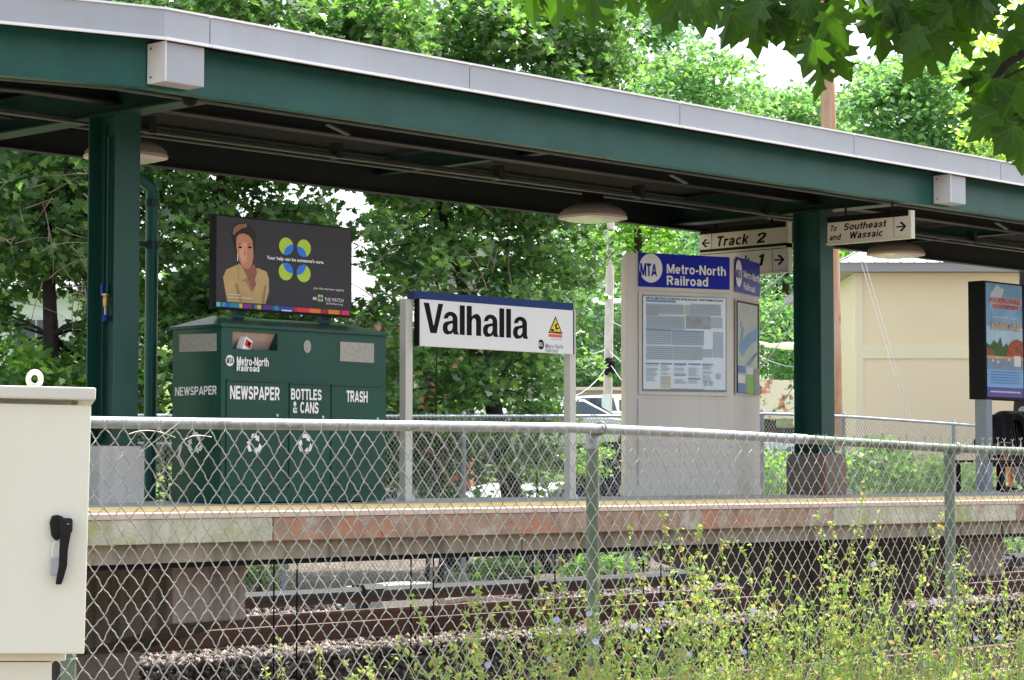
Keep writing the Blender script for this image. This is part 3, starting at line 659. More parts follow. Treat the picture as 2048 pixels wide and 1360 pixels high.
# low growth along the back fence
def bush(name, px, py, rx, ry, D, n, label, lm, s=.09, per=40, shape=MAPLE, group=None):
    c = scatter(n, [(px, py, rx, ry)], (D-.8, D+1.2))
    return tree(name, gp(px, D), atD(px, py, D), c, label, 'shrub', lm, s, per, .36, .04, shape, group, limbs=5)
bush('shrub', 60, 770, 110, 90, 27.4, 40, 'low bright green shrub behind the cream cabinet', leaf_b)
bush('shrub', 330, 880, 110, 110, 28.5, 36, 'dark shrub between the left column and the recycling bin', leaf_a)
bush('shrub', 880, 915, 150, 85, 31.5, 70, 'dense dark shrub behind the back fence under the station sign', leaf_a)
bush('shrub', 1070, 900, 70, 80, 33, 22, 'small shrub behind the right post of the station sign', leaf_a)
bush('shrub', 1190, 910, 25, 40, 33.5, 6, 'bright yellow green sapling beside the front fence post', leaf_b)
bush('shrub', 1560, 950, 70, 45, 38, 26, 'low bright green shrub between the kiosk and second column', leaf_b)
bush('shrub', 1760, 940, 90, 55, 39, 60, 'sunlit green shrub below the cream building, left half of the bank', leaf_b)
bush('shrub', 1870, 955, 60, 40, 40.5, 36, 'sunlit green shrub below the cream building, right half of the bank', leaf_b)
bush('shrub', 1960, 965, 60, 30, 42, 26, 'low green shrub behind the bench at the right edge', leaf_b)
bush('weed_clump', 520, 1140, 60, 20, 27.5, 14, 'green weeds at the fence foot seen under the platform, left', leaf_b, .08, 30)
bush('weed_clump', 1040, 1135, 110, 22, 31, 26, 'green weeds at the fence foot seen under the platform middle', leaf_b, .08, 30)
bush('weed_clump', 1230, 1130, 80, 24, 32.5, 20, 'green weeds at the fence foot beside the right pier', leaf_b, .08, 30)
bush('weed_clump', 2010, 1090, 50, 18, 41, 12, 'bright grass clump right of the right pier', leaf_b, .08, 30)
# locusts and the wooded hillside
def far(name, blobs, D, n, label, lm, s=.27, per=120, r=1.3, top=None, group=None, tr_=.2):
    cs = scatter(n, blobs, (D-3, D+3)); px = blobs[0][0]
    return tree(name, gp(px, D), atD(*(top or (px, blobs[0][1])), D), cs, label, 'tree', lm, s, per, r, tr_, RHOMB, group, limbs=14, flat=.32)
far('locust_tree', [(1400, 240, 110, 90), (1410, 130, 70, 40), (1350, 190, 60, 60)], 80, 60, 'feathery pale green locust tree above the canopy, left of orange pole', leaf_l, top=(1420, 120))
far('locust_tree', [(1560, 270, 120, 70), (1600, 200, 60, 40), (1500, 200, 60, 40, .5)], 88, 55, 'rounded light green tree directly left of the orange pole', leaf_l)
far('locust_tree', [(1830, 250, 130, 110), (1790, 160, 80, 50), (1880, 150, 80, 50), (1900, 290, 110, 60)], 75, 100, 'tall layered locust tree right of the orange pole', leaf_l, top=(1830, 130))
far('leafy_tree', [(1730, 300, 90, 60), (1690, 250, 40, 50)], 110, 34, 'distant bluish green tree just right of the orange pole', leaf_h)
far('lime_tree', [(2030, 200, 100, 190), (1990, 320, 60, 60), (2060, 60, 60, 120), (1990, 60, 40, 50)], 45, 70, 'bright yellow green tree at the upper right edge', leaf_y, s=.15, per=60, r=.8)
far('leafy_tree', [(1260, 60, 60, 60), (1330, 60, 50, 40)], 84, 18, 'bluish green distant tree behind the top of the maple', leaf_h)
for i, (px, py, rx, ry, D, lb) in enumerate([
    (1180, 560, 90, 130, 95, 'dark hillside tree behind the pale utility pole'), (1270, 470, 90, 90, 85, 'light green tree behind the information kiosk top'),
    (1340, 520, 90, 120, 100, 'dark hillside tree hidden behind the kiosk'), (1440, 560, 100, 150, 110, 'dark tree below the track number signs'),
    (1550, 560, 80, 150, 90, 'dark green hillside tree behind the street lamp'), (1580, 680, 70, 100, 80, 'bushy green tree beside the second column'),
    (1700, 640, 45, 170, 70, 'narrow light green tree between orange pole and cream building'), (1690, 560, 60, 60, 100, 'dark tree at the eaves of the cream building'),
    (1140, 700, 70, 100, 75, 'green tree above the parked white cars'), (1250, 720, 60, 90, 80, 'shaded tree right of the pale utility pole'),
    (1380, 700, 120, 100, 95, 'dark tree mostly behind the kiosk window'), (960, 620, 130, 160, 100, 'dark distant tree showing through the leaning maple')]):
    far('hillside_tree', [(px, py, rx, ry)], D, 40, lb, leaf_b if i in (1, 6) else (leaf_h if i not in (5,) else leaf_l), s=.24, per=90, r=1.2, group='trees on the hillside beyond the road', tr_=.18)
far_w = scatter(130, [(1500, 620, 560, 150), (1500, 480, 500, 90)], (135, 170))
P = np.concatenate([spray(c, 60, 3.2, .6) for c in far_w]); fw = leaves('far_wood', P, rng.uniform(.6, 1.1, len(P))*.9, leaf_h, None, RHOMB); struct(fw, 'stuff')

# ================================================================== BEHIND THE BACK FENCE
# cream building, square to the camera
def FRM(px, D): # frame: x right, y away, z up
    p = atD(px, 948, D); m = Matrix(((RT.x, FH.x, 0, p.x), (RT.y, FH.y, 0, p.y), (0, 0, 1, 0), (0, 0, 0, 1))); return m
DB = 48.; fr = FRM(1715, DB); k_ = DB/F_PX
def bz(py, px=1900, D=DB): return atD(px, py, D).z
z_e = bz(545); z_r = bz(528)
bd = thing('cream_building', fr.translation+Vector((0, 0, 0)), 'cream stucco building with white metal hip roof on the right', 'building')
MB(fr).box(0, 11, 0, 9, -1.5, z_e).build('wall', wallc, bd)
MB(fr).box(-.03, .13, -.04, .05, -1.5, z_e-.01).build('corner_trim', trimc, bd)
MB(fr).box(.131, 11, -.035, 0, bz(717), bz(693)).build('band_trim', trimc, bd)
MB(fr).box(.131, 11, -.03, 0, z_e-.08, z_e-.012).build('frieze_trim', trimc, bd)
MB(fr).box(-.36, 11.4, -.38, 9.4, z_e, z_e+.02).build('soffit', eave_m, bd)
MB(fr).box(-.37, 11.4, -.40, -.38, z_e-.01, z_r).build('eave_fascia', eave_m, bd)
MB(fr).box(-.39, -.37, -.40, 9.4, z_e-.01, z_r).build('eave_fascia', eave_m, bd)
ro = MB(fr).add([(-.42, -.45, z_r), (11.6, -.45, z_r), (11.6, 9.5, z_r), (-.42, 9.5, z_r), (4.3, 4.5, z_r+2.6), (8, 4.5, z_r+2.6)], [(0, 1, 5, 4), (3, 0, 4), (2, 3, 4, 5), (1, 2, 5)]).build('roof', roof_w, bd)
for i in range(24):
    x = -.2+.27*i+.0
    if x < 4.3: e = (x+.42)/4.72; MB(fr).tube([(x, -.46, z_r+.01), (x, -.45+4.95*e, z_r+2.6*e+.01)], .012, 4).build('roof_seam', eave_m, ro)
MB(fr).tube([(-.42, -.45, z_r+.02), (4.3, 4.5, z_r+2.62)], .02, 5).build('hip_ridge', eave_m, ro)
# houses behind the trees
def house(px, D, w, d, zt, roofh, wm, label, py_mid=None, rotz=0, ridge='x'):
    f = FRM(px, D) @ Matrix.Rotation(rotz, 4, 'Z'); p = f.translation; z0 = tz(p.x, p.y)-.3
    t = thing('house', (p.x, p.y, z0), label, 'house')
    wl = MB(f).box(0, w, 0, d, z0, zt).build('wall', wm, t)
    if ridge == 'x': MB(f).prism([(-.3, -.4, zt-.1), (-.3, d+.4, zt-.1), (-.3, d/2, zt+roofh)], (w+.6, 0, 0)).build('roof', shingle, t)
    else: MB(f).prism([(-.3, -.3, zt-.1), (w+.3, -.3, zt-.1), (w/2, -.3, zt+roofh)], (0, d+.6, 0)).build('roof', shingle, t)
    nwin = max(2, int(w/2.2))
    for i in range(nwin):
        x = w*(i+.5)/nwin
        for zc in ([zt-1.2] if zt-z0 < 4 else [zt-1.2, zt-3.9]):
            wf = MB(f).box(x-.5, x+.5, -.05, 0, zc-.65, zc+.65).build('window', sign_w, t)
            MB(f).box(x-.42, x-.02, -.07, -.051, zc-.57, zc+.57).build('pane', winm, wf); MB(f).box(x+.02, x+.42, -.07, -.051, zc-.57, zc+.57).build('pane', winm, wf)
    # clapboards
    zc = z0; i = 0
    cl = MB(f)
    while zc < zt-.12: cl.prism([(0, -.012, zc), (0, -.035, zc), (0, -.012, zc+.2)], (w, 0, 0)); zc += .2
    cl.build('clapboards', wm, t)['kind'] = 'stuff'
    return t
house(-260, 44, 4.2, 6, bz(575, 60, 44), 1.0, siding, 'white clapboard house glimpsed through leaves at left')
house(820, 56, 1.7, 6, bz(560, 860, 56), .9, siding, 'small pale house with gabled roof behind the leaning maple', ridge='y')
house(690, 46, 2.5, 4, bz(650, 800, 46), .8, brickm, 'red walled house glimpsed between recycling bin and name sign')
house(1040, 66, 3.3, 5, bz(775, 1100, 66), .0, mat('beige_wall', (.6, .52, .42), .8), 'low beige wall building behind the parked white cars')

# poles
def pole(name, px_t, py_t, px_b, D, r, m, label):
    a = atD(px_t, py_t, D); b_ = atD(px_b, 990, D); b_.z = tz(b_.x, b_.y)-.2
    t = thing(name, b_, label, 'utility pole'); MB().tube([b_, b_.lerp(a, .5), a], [r*1.1, r, r*.85], 14).build('shaft', m, t, smooth=True); return t, a
pA, topA = pole('utility_pole', 1650, -60, 1675, 42, .15, pole_m, 'tall orange stained wooden utility pole beside the cream building')
pB, topB = pole('utility_pole', 1224, 330, 1212, 60, .115, pole_p, 'pale weathered utility pole with notices behind the kiosk')
MB().lathe(atD(1219, 735, 59.8), [(.13, -.2), (.16, -.1), (.16, .15), (.1, .25)], 10).build('transformer', black, pB)
q = atD(1212, 810, 59.8); f = FRM(1212, 59.8)
MB(f).box(-.11, .12, -.05, -.03, q.z-.28, q.z+.28).build('notice', paper, pB)
# overhead cables
def cable(pa, Da, pb, Db, sag, label, r=.012):
    a = atD(*pa, Da); b_ = atD(*pb, Db); pts = [a.lerp(b_, i/12)-Vector((0, 0, sag*4*(i/12)*(1-i/12))) for i in range(13)]
    tag(MB().tube(pts, r, 5).build('overhead_cable', cable_m, None), label, 'cable', 'cables strung between the poles')
for a, Da, b_, Db, s_, lb in (
    ((1020, 690), 50, (1216, 697), 60, .25, 'upper pale cable meeting the weathered pole below the maple leaves'),
    ((1020, 700), 50, (1216, 722), 60, .3, 'second cable meeting the weathered pole'),
    ((1040, 745), 50, (1216, 730), 60, .7, 'thick sagging cable meeting the weathered pole at its transformer'),
    ((1216, 470), 60, (1020, 560), 50, .3, 'highest cable slanting down left from the weathered pole'),
    ((1216, 722), 60, (1668, 500), 42, 2.2, 'sagging cable rising from the kiosk to the orange pole, lowest'),
    ((1216, 700), 60, (1668, 470), 42, 1.6, 'sagging cable rising from the kiosk to the orange pole, middle'),
    ((1216, 640), 60, (1668, 450), 42, 1.0, 'taut cable rising from the kiosk to the orange pole, top'),
    ((1500, 800), 62, (1668, 540), 42, 1.2, 'service cable hanging in a loop beside the second column'),
    ((1500, 700), 60, (1600, 735), 55, .1, 'short pale cable sloping down under the street lamp'),
    ((1500, 815), 60, (1660, 740), 50, .5, 'low cable crossing above the colourful truck')):
    cable(a, Da, b_, Db, s_, lb)
for i, (px, lb) in enumerate(((1712, 'left guy wire slanting in front of the cream building'), (1720, 'right guy wire slanting in front of the cream building'))):
    a = atD(px, 490, 44); b_ = atD(1828+i*8, 885, 41); tag(MB().tube([a, b_], .005, 5).build('guy_wire', cable_m, None), lb, 'wire', 'guy wires of the orange pole')
# street lamps
def street_lamp(px, py, D, pole_px, label, flip=1):
    hd = atD(px, py, D); pb = atD(pole_px, 900, D); z0 = tz(pb.x, pb.y)
    t = thing('street_lamp', (pb.x, pb.y, z0), label, 'street lamp')
    MB().tube([(pb.x, pb.y, z0), (pb.x, pb.y, hd.z+.1)], [.09, .06], 8).build('post', galv, t)
    MB().tube([(pb.x, pb.y, hd.z), pb.lerp(hd, .5).xy.to_3d()+Vector((0, 0, hd.z+.15)), hd], .04, 8).build('arm', lip_m, t)
    d = (hd-Vector((pb.x, pb.y, hd.z))).normalized(); mm = Matrix.Translation(hd) @ d.to_track_quat('X', 'Z').to_matrix().to_4x4()
    MB(mm).add([(x, r*cos(a), .75*r*sin(a)) for x, r in ((-.25, .05), (.1, .09), (.35, .14), (.6, .13), (.72, .05)) for a in [2*pi*k/10 for k in range(10)]],
               [(i*10+k, i*10+(k+1) % 10, (i+1)*10+(k+1) % 10, (i+1)*10+k) for i in range(4) for k in range(10)]+[tuple(range(10))[::-1], tuple(range(40, 50))]).build('lamp_head', lip_m, t, smooth=True)
street_lamp(1548, 692, 60, 1440, 'white cobra head street lamp between kiosk and second column')
street_lamp(1236, 602, 62, 1330, 'slanting street lamp arm just left of the kiosk')
# cars
def car(px, D, py_top, L, ang, paint, label, name='parked_car', hh=1.42):
    p = atD(px, 948, D); zt = atD(px, py_top, D).z; z0 = zt-hh
    mm = Matrix.Translation((p.x, p.y, z0)) @ Matrix.Rotation(AZ-pi/2+ang, 4, 'Z')
    t = thing(name, (p.x, p.y, z0), label, 'car'); W = .86; s = L/4.5
    lower = [(-2.25, .35), (-2.25, .7), (-2.1, .86), (-1.3, .95), (1.0, .93), (2.0, .78), (2.22, .6), (2.22, .3)]
    vs = []; 
    for sy, sc_ in ((-W, .94), (-W*.9, 1), (W*.9, 1), (W, .94)): vs += [(x*s*sc_, sy, z) for x, z in lower]
    n = len(lower); fs = [tuple(range(n)), tuple(range(3*n, 4*n))[::-1]]
    for i in range(3):
        for k in range(n): fs.append((i*n+k, i*n+(k+1) % n, (i+1)*n+(k+1) % n, (i+1)*n+k))
    body = MB(mm).add(vs, fs).build('body', paint, t, bevel=.04, smooth=True)
    gh = [(-1.75, .93), (-1.2, 1.36), (-.2, 1.42), (.35, 1.38), (1.15, .92)]
    vs = [(x*s, -W*(.93 if z < 1 else .72), z) for x, z in gh]+[(x*s, W*(.93 if z < 1 else .72), z) for x, z in gh]
    MB(mm).add(vs, [(0, 1, 2, 3, 4), (9, 8, 7, 6, 5)]+[(i, i+1, 6+i, 5+i) for i in range(4)]).build('cabin', paint, t, bevel=.03, smooth=True)
    for sy in (-1, 1):
        for (xa, xb, xc, xd) in ((-1.5, -1.15, -.3, -.25), (-.18, -.15, .3, .95)):
            y0, y1 = sy*W*.945, sy*W*.755
            MB(mm).add([(xa*s, y0, .98), (xd*s, y0, .98), (xc*s, y1, 1.33), (xb*s, y1, 1.31), (xa*s, y0*.98, .98), (xd*s, y0*.98, .98), (xc*s, y1*.98, 1.33), (xb*s, y1*.98, 1.31)], [(0, 1, 2, 3), (4, 7, 6, 5), (0, 4, 5, 1), (1, 5, 6, 2), (2, 6, 7, 3), (3, 7, 4, 0)]).build('side_window', winm, t)
        for xw in (-1.4, 1.38):
            wh = MB(mm).lathe((xw*s, sy*(W-.1), .32), [(.32, -.1), (.33, 0), (.32, .12)], 16, 'y').build('wheel', black_r, t, smooth=True)
            MB(mm).lathe((xw*s, sy*(W-.1)+(.125 if sy > 0 else -.105), .32), [(.2, -.005), (.2, .005)], 12, 'y').build('rim', steel, wh)
    MB(mm).add([(.45*s, -.58, 1.385), (.45*s, .58, 1.385), (1.12*s, .68, .97), (1.12*s, -.68, .97)], [(0, 1, 2, 3)]).build('windscreen', winm, t)
    return t
car(1130, 56, 797, 4.6, .2, car_w, 'white car on the street, left of the weathered pole')
car(1235, 61, 790, 4.6, .25, car_w, 'white car on the street, partly hidden by the kiosk')
car(1060, 37, 966, 4.4, 1.25, car_w, 'white car roof low behind the back fence, centre')
car(1165, 38.5, 964, 4.4, 1.3, car_w, 'white car roof beside the navy dumpsters')
car(1535, 46, 885, 4.4, .3, car_s, 'silver blue car between the kiosk and second column')
def dumpster(px0, px1, py, D, label):
    f = FRM(px0, D); w_ = (px1-px0)*D/F_PX; zt = atD(px0, py, D).z; p = f.translation; z0 = tz(p.x, p.y)
    t = thing('dumpster', (p.x, p.y, z0), label, 'dumpster')
    MB(f).prism([(0, 0, z0), (w_, 0, z0), (w_, 0, zt), (0, 0, zt)], (0, 1.3, 0)).build('bin_body', dump_m, t, bevel=.02)
    MB(f).box(-.04, w_+.04, -.05, 1.35, zt, zt+.04).build('lid', black_r, t)
    for i in range(3): MB(f).box(w_*(i+.5)/3-.03, w_*(i+.5)/3+.03, -.05, -.001, z0+.2, zt-.05).build('rib', dump_m, t)
dumpster(1150, 1196, 925, 36, 'lower navy dumpster behind the right sign post')
dumpster(1204, 1300, 889, 36.5, 'taller navy dumpster left of the kiosk foot')
# colourful box truck
f = FRM(1512, 62) @ Matrix.Rotation(.15, 4, 'Z'); zt = atD(1540, 752, 62).z; zb = atD(1540, 830, 62).z; p = f.translation
tk = thing('box_truck', (p.x, p.y, zb-.6), 'white box truck with reddish graphics parked behind the kiosk', 'truck')
MB(f).box(0, 1.05, 0, 2, zb-.1, zt-.1).build('cargo_box', mat('truck_white', (.62, .6, .58), .5, spots=[((.5, .2, .16), 3, .56, .05), ((.12, .09, .07), 5, .55, .05)]), tk)
MB(f).box(1.06, 1.9, .1, 1.9, zb-.3, zb+.7).build('cab', car_w, tk, bevel=.06); MB(f).box(1.2, 1.8, .08, .1, zb+.25, zb+.6).build('cab_window', winm, tk)
for x in (.3, 1.5): MB(f).lathe((x, .1, zb-.35), [(.25, -.1), (.25, .1)], 12, 'y').build('wheel', black_r, tk)

# ================================================================== FENCES
def chain(name, x0, x1, Y, zt, zb, W, H, r, m, parent, sag=0., barbs=True, amp=.0025, jit=.0022, fine=True, slope=None):
    nw = int((x1-x0)/(W/2)); ns = int((zt-zb)/(H/2))
    A = []; B = []
    J = rng.normal(0, jit, (nw+2, ns+2, 3))
    def node(i, j):
        x = x0+i*W/2; ztop = slope(x) if slope else zt
        p = np.array([x, Y, ztop-j*H/2])+J[i, j]; return p
    for i in range(nw):
        for j in range(ns):
            if (i+j) % 2 == 0: a, b_, fr_ = node(i, j), node(i+1, j+1), 1   # "\" strand, behind
            else: a, b_, fr_ = node(i+1, j), node(i, j+1), -1             # "/" strand, in front
            if fine:
                o = np.array([0, fr_*amp, 0]); c1 = a*.8+b_*.2+o; c2 = a*.2+b_*.8+o
                q = (b_-a); k = np.array([-q[2], 0, q[0]])*.05*fr_
                mid = (a+b_)/2+o+k
                A += [a, c1, mid, c2]; B += [c1, mid, c2, b_]
            else: A.append(a); B.append(b_)
    if barbs:
        for i in range(nw+1):
            p = node(i, 0)
            if i % 2 == 0:
                t1 = p+np.array([rng.normal(0, .002), 0, .011]); A += [p, t1, t1]
                B += [t1, t1+np.array([.007+rng.normal(0, .002), -.003, .011]), t1+np.array([-.007+rng.normal(0, .002), .003, .010])]
    A = np.array(A); B = np.array(B); d = B-A; L_ = np.linalg.norm(d, axis=1, keepdims=True); d /= L_; A = A-d*r*.5; B = B+d*r*.5
    u = np.cross(d, np.array([0, 1., 0])); u /= np.linalg.norm(u, axis=1, keepdims=True); v = np.cross(d, u); n = 4 if fine else 3
    ring = [(cos(2*pi*k/n+.4), sin(2*pi*k/n+.4)) for k in range(n)]
    V = np.stack([A+u*(r*c)+v*(r*s_) for c, s_ in ring]+[B+u*(r*c)+v*(r*s_) for c, s_ in ring], 1)
    F = np.array([(k, (k+1) % n, n+(k+1) % n, n+k) for k in range(n)])
    FF = (F[None]+2*n*np.arange(len(A))[:, None, None]).reshape(-1, 4)
    o = npmesh(name, V.reshape(-1, 3), FF, m, parent); o['kind'] = 'stuff'; return o
ff = thing('chain_link_fence', (5.84, 5.2, -1.42), 'chain link fence with green posts and pipe rail in front', 'fence')
YF = 5.18
def rz(x): return float(np.interp(x, [2, 3.75, 4.7, 5.84, 6.68, 8.03, 8.6, 12], [.385, .391, .398, .405, .389, .353, .345, .33]))
o = chain('wire_mesh', 3.60, 9.0, YF-.025, .378, -1.40, .0605, .0725, .0017, wire_m, ff); o.data.polygons.foreach_set('use_smooth', [True]*len(o.data.polygons))
for a, c, m in ((2.0, 6.95, galv), (6.95, 9.4, galv_g)):
    MB().tube([(x, YF, rz(x)) for x in np.linspace(a, c, 9)], .0165, 16).build('top_rail', m, ff, smooth=True)
MB().tube([(6.93, YF, rz(6.93)), (7.02, YF, rz(7.02))], .0185, 16).build('rail_sleeve', galv, ff, smooth=True)
for x, zc in ((3.66, .365), (5.845, .375), (8.035, .335)):
    if x == 3.66: x = onY(140, 1330, YF+.02).x
    pz = MB().tube([(x, YF+.028, -1.5), (x, YF+.028, zc)], .0215, 18).build('post', post_green, ff, smooth=True)
    MB().lathe((x, YF+.028, zc-.04), [(.0235, -.0), (.0235, .055), (.012, .07)], 18).build('post_cap', galv if x < 7 else post_green, pz, smooth=True)
    MB().tube([(x+.012+.018*cos(t)*0, YF+.024*cos(t), rz(x)+.022*sin(t)) for t in np.linspace(0, 2*pi, 15)], .0035, 6).build('rail_loop', galv, pz)
    for z in (-.25, -.8): MB().tube([(x+.024*cos(t), YF+.028+.024*sin(t), z) for t in np.linspace(0, 2*pi, 13)], .002, 5).build('tie_wire', wire_m, pz)
# snagged loose wires near the left of the rail
lw = MB()
for (a, m_, c) in (((3.86, .36), (3.93, .385), (4.02, .352)), ((3.9, .31), (3.98, .36), (4.05, .405)), ((4.04, .33), (4.06, .37), (4.15, .355))):
    lw.tube([(a[0]*(1-f)**2+2*m_[0]*f*(1-f)+c[0]*f*f, YF-.03, a[1]*(1-f)**2+2*m_[1]*f*(1-f)+c[1]*f*f) for f in np.linspace(0, 1, 8)], .0016, 5)
lw.tube([(4.05, YF-.02, .33), (4.04, YF-.02, .30), (4.06, YF-.02, .27), (4.045, YF-.02, .25)], .0035, 5)
lw.build('loose_wire', wire_m, ff)
bf = thing('back_fence', (21.4, 21.3, -1.42), 'tall chain link fence with pale posts behind the far track', 'fence')
def bzt(x): return float(np.interp(x, [14, 16.5, 18.3, 21.4, 24.7, 27.8, 29.9, 33, 36], [.90, .92, .948, 1.003, 1.069, 1.164, 1.157, 1.088, 1.0]))
chain('wire_mesh', 13.8, 36, 21.27, 1.0, -1.42, .075, .085, .0034, wire_b, bf, barbs=True, jit=.002, fine=False, slope=lambda x: bzt(x)+.01)
MB().tube([(x, 21.3, bzt(x)) for x in np.linspace(13.8, 36, 40)], .024, 10).build('top_rail', post_blue, bf, smooth=True)
for x in (15.2, 18.32, 21.4, 24.68, 27.8, 29.9, 33.05, 36):
    p_ = MB().tube([(x, 21.33, -1.6), (x, 21.33, bzt(x)+.02)], .033, 12).build('post', post_blue, bf, smooth=True)
    MB().lathe((x, 21.33, bzt(x)+.02), [(.036, -.02), (.036, .02), (.015, .05)], 12).build('post_cap', post_blue, p_, smooth=True)
MB().tube([(10, 21.3, .58), (17.2, 21.3, .60)], .022, 8).build('mid_rail', post_blue, bf)

# ================================================================== RECYCLING BIN + BOARD
X0, X1, Y0, Y1, Z1 = 10.56, 12.19, 13.0, 13.567, 1.315
rb = thing('recycling_bin', (11.37, 13.28, .05), 'large dark green three stream recycling and trash bin beside the column', 'recycling bin')
cav = [(10.66, 11.02, 1.175, 1.285)]
b = MB()
b.box(X0, X1, Y0+.12, Y1, .045, Z1); 
# front skin pieced around the openings
NP0, NP1 = onY(465, 700, Y0).x, onY(555, 700, Y0).x
zA, zB_ = 1.16, 1.285
b.box(X0, NP0, Y0, Y0+.119, .045, Z1); b.box(NP1, X1, Y0, Y0+.119, .045, Z1)
b.box(NP0, NP1, Y0, Y0+.119, .045, zA); b.box(NP0, NP1, Y0, Y0+.119, zB_, Z1)
b.build('body', bin_green, rb)
MB().prism([(NP0, Y0+.03, zB_), (NP0, Y0+.112, zA), (NP0, Y0+.118, zA), (NP0, Y0+.118, zB_)], (NP1-NP0, 0, 0)).build('paper_chute', mat('chute_tan', (.50, .38, .30), .7, noise=(30, .1)), rb)
rz0 = Z1
MB().add([(X0-.02, Y0-.02, rz0), (X1+.02, Y0-.02, rz0), (X1+.02, Y1+.02, rz0), (X0-.02, Y1+.02, rz0), (X0-.02, Y0-.02, rz0+.022), (X1+.02, Y0-.02, rz0+.022), (X1+.02, Y1+.02, rz0+.022), (X0-.02, Y1+.02, rz0+.022), (X0+.16, Y0+.27, rz0+.10), (X1-.16, Y0+.27, rz0+.10), (X1-.16, Y0+.30, rz0+.10), (X0+.16, Y0+.30, rz0+.10)],
         [(3, 2, 1, 0), (0, 1, 5, 4), (1, 2, 6, 5), (2, 3, 7, 6), (3, 0, 4, 7), (4, 5, 9, 8), (5, 6, 10, 9), (6, 7, 11, 10), (7, 4, 8, 11), (8, 9, 10, 11)]).build('lid', bin_green, rb, bevel=.004)
S = Sheet((X0, Y0, .045), (1, 0, 0), (0, 0, 1), X1-X0, Z1-.045, (0, -1, 0)); S.lay = .002
def pxu(px): return (onY(px, 800, Y0).x-X0)/(X1-X0)
def pxv(px, py): return (onY(px, py, Y0).z-.045)/(Z1-.045)
# doors
for (a, c, yt) in ((452, 563, 762), (578, 654, 768), (662, 763, 772)):
    d = Sheet(S.p(pxu(a), 0, 0), (1, 0, 0), (0, 0, 1), 1, 1, (0, -1, 0))
    xa = X0+pxu(a)*(X1-X0); xb = X0+pxu(c)*(X1-X0); z1 = onY(a, yt, Y0).z; z0 = onY(a, 975, Y0).z
    MB().box(xa, xb, Y0-.008, Y0-.0005, z0, z1).build('door', bin_green, rb, bevel=.002)
    MB().box(xa, xb, Y0-.0135, Y0-.0005, z1+.001, z1+.01).build('drip_edge', green_d, rb)
    MB().lathe((xb-.05, Y0-.0135, z1-.24), [(.012, .004), (.012, 0)], 12, 'y').build('lock', steel, rb)
MB().box(X0, X1, Y0-.003, Y0-.0005, .12, .125).build('base_seam', green_d, rb)
tan_p = mat('bin_liner_grey', (.34, .33, .29), .7, noise=(40, .15))
S.disc('bottle_opening', tan_p, pxu(613.5), pxv(613, 693), .0225, .038, rb, 2)
S.poly('trash_opening', tan_p, [(pxu(679), pxv(679, 722)), (pxu(747), pxv(747, 726)), (pxu(747), pxv(747, 687)), (pxu(679), pxv(679, 683))], rb, 2)
def lab(t_, a, yb, c, yt, **kw):
    S.text(t_, white_p, pxu(a), pxv(a, yb), pxu(c), pxv(a, yt), rb, 6, **kw)
lab('NEWSPAPER', 458, 798, 557, 771, bold=.035); lab('BOTTLES', 580, 799, 641, 777, bold=.035); lab('& CANS', 584, 826, 635, 803, bold=.035); lab('TRASH', 691, 804, 733, 781, bold=.035)
lab('Metro-North', 471, 730.5, 535, 713, bold=.03); lab('Railroad', 471, 742, 516, 729, bold=.03)
S.disc('transit_logo', white_p, pxu(458.5), pxv(458, 721), .0245, .032, rb, 2); S.text('MTA', bin_green, pxu(452), pxv(458, 727), pxu(465), pxv(458, 715), rb, 3, bold=.05, name='logo_letters')
def recycle(sh, u, v, ru, rv, parent, k=6):
    b = MB()
    for q in range(3):
        an = q*2*pi/3
        def R(x, y): return sh.p(u+ru*(x*cos(an)-y*sin(an)), v+rv*(x*sin(an)+y*cos(an)), k)
        b.poly([R(-.30, .95), R(.25, .95), R(.42, .70), R(.16, .55), R(-.05, .58), R(-.42, .55)][:6])
        b.poly([R(-.46, .52), R(-.62, .42), R(-.30, -.02), R(-.02, .18), R(-.14, .38)] if False else [R(.30, .66), R(.62, .80), R(.62, .22), R(.12, .38)])
    b.build('recycling_symbol', white_p, parent)
recycle(S, pxu(507), pxv(507, 888), .045, .062, rb); recycle(S, pxu(609), pxv(609, 888), .045, .062, rb)
SL = Sheet((X0, Y1, .045), (0, -1, 0), (0, 0, 1), Y1-Y0, Z1-.045, (-1, 0, 0)); SL.lay = .002
def lu(px): return (Y1-onX(px, 800, X0).y)/(Y1-Y0)
def lv(px, py): return (onX(px, py, X0).z-.045)/(Z1-.045)
SL.poly('side_opening', tan_p, [(lu(358), lv(358, 704)), (lu(433), lv(433, 702)), (lu(433), lv(433, 667)), (lu(358), lv(358, 669))], rb, 1)
SL.text('NEWSPAPER', white_p, lu(351), lv(351, 792), lu(434), lv(434, 771), rb, 2, bold=.035)
recycle(SL, lu(392), lv(392, 886), .17, .065, rb, 1.5)
# carton stuffed in the newspaper slot
cx = onY(497, 690, Y0).x; cz = onY(497, 688, Y0).z
ct = thing('drink_carton', (cx, Y0+.03, cz-.05), 'crumpled red and white carton stuffed in the newspaper slot', 'carton')
mm = Matrix.Translation((cx, Y0+.045, cz)) @ Matrix.Rotation(.35, 4, 'Y') @ Matrix.Rotation(.3, 4, 'Z')
MB(mm).box(-.05, .05, -.03, .03, -.055, .045).build('box', white_p, ct, bevel=.004); MB(mm).box(-.04, .04, -.032, -.0305, -.02, .03).build('red_print', car_r, ct); MB(mm).box(-.01, .025, -.034, -.0325, -.005, .02).build('black_print', ink, ct)

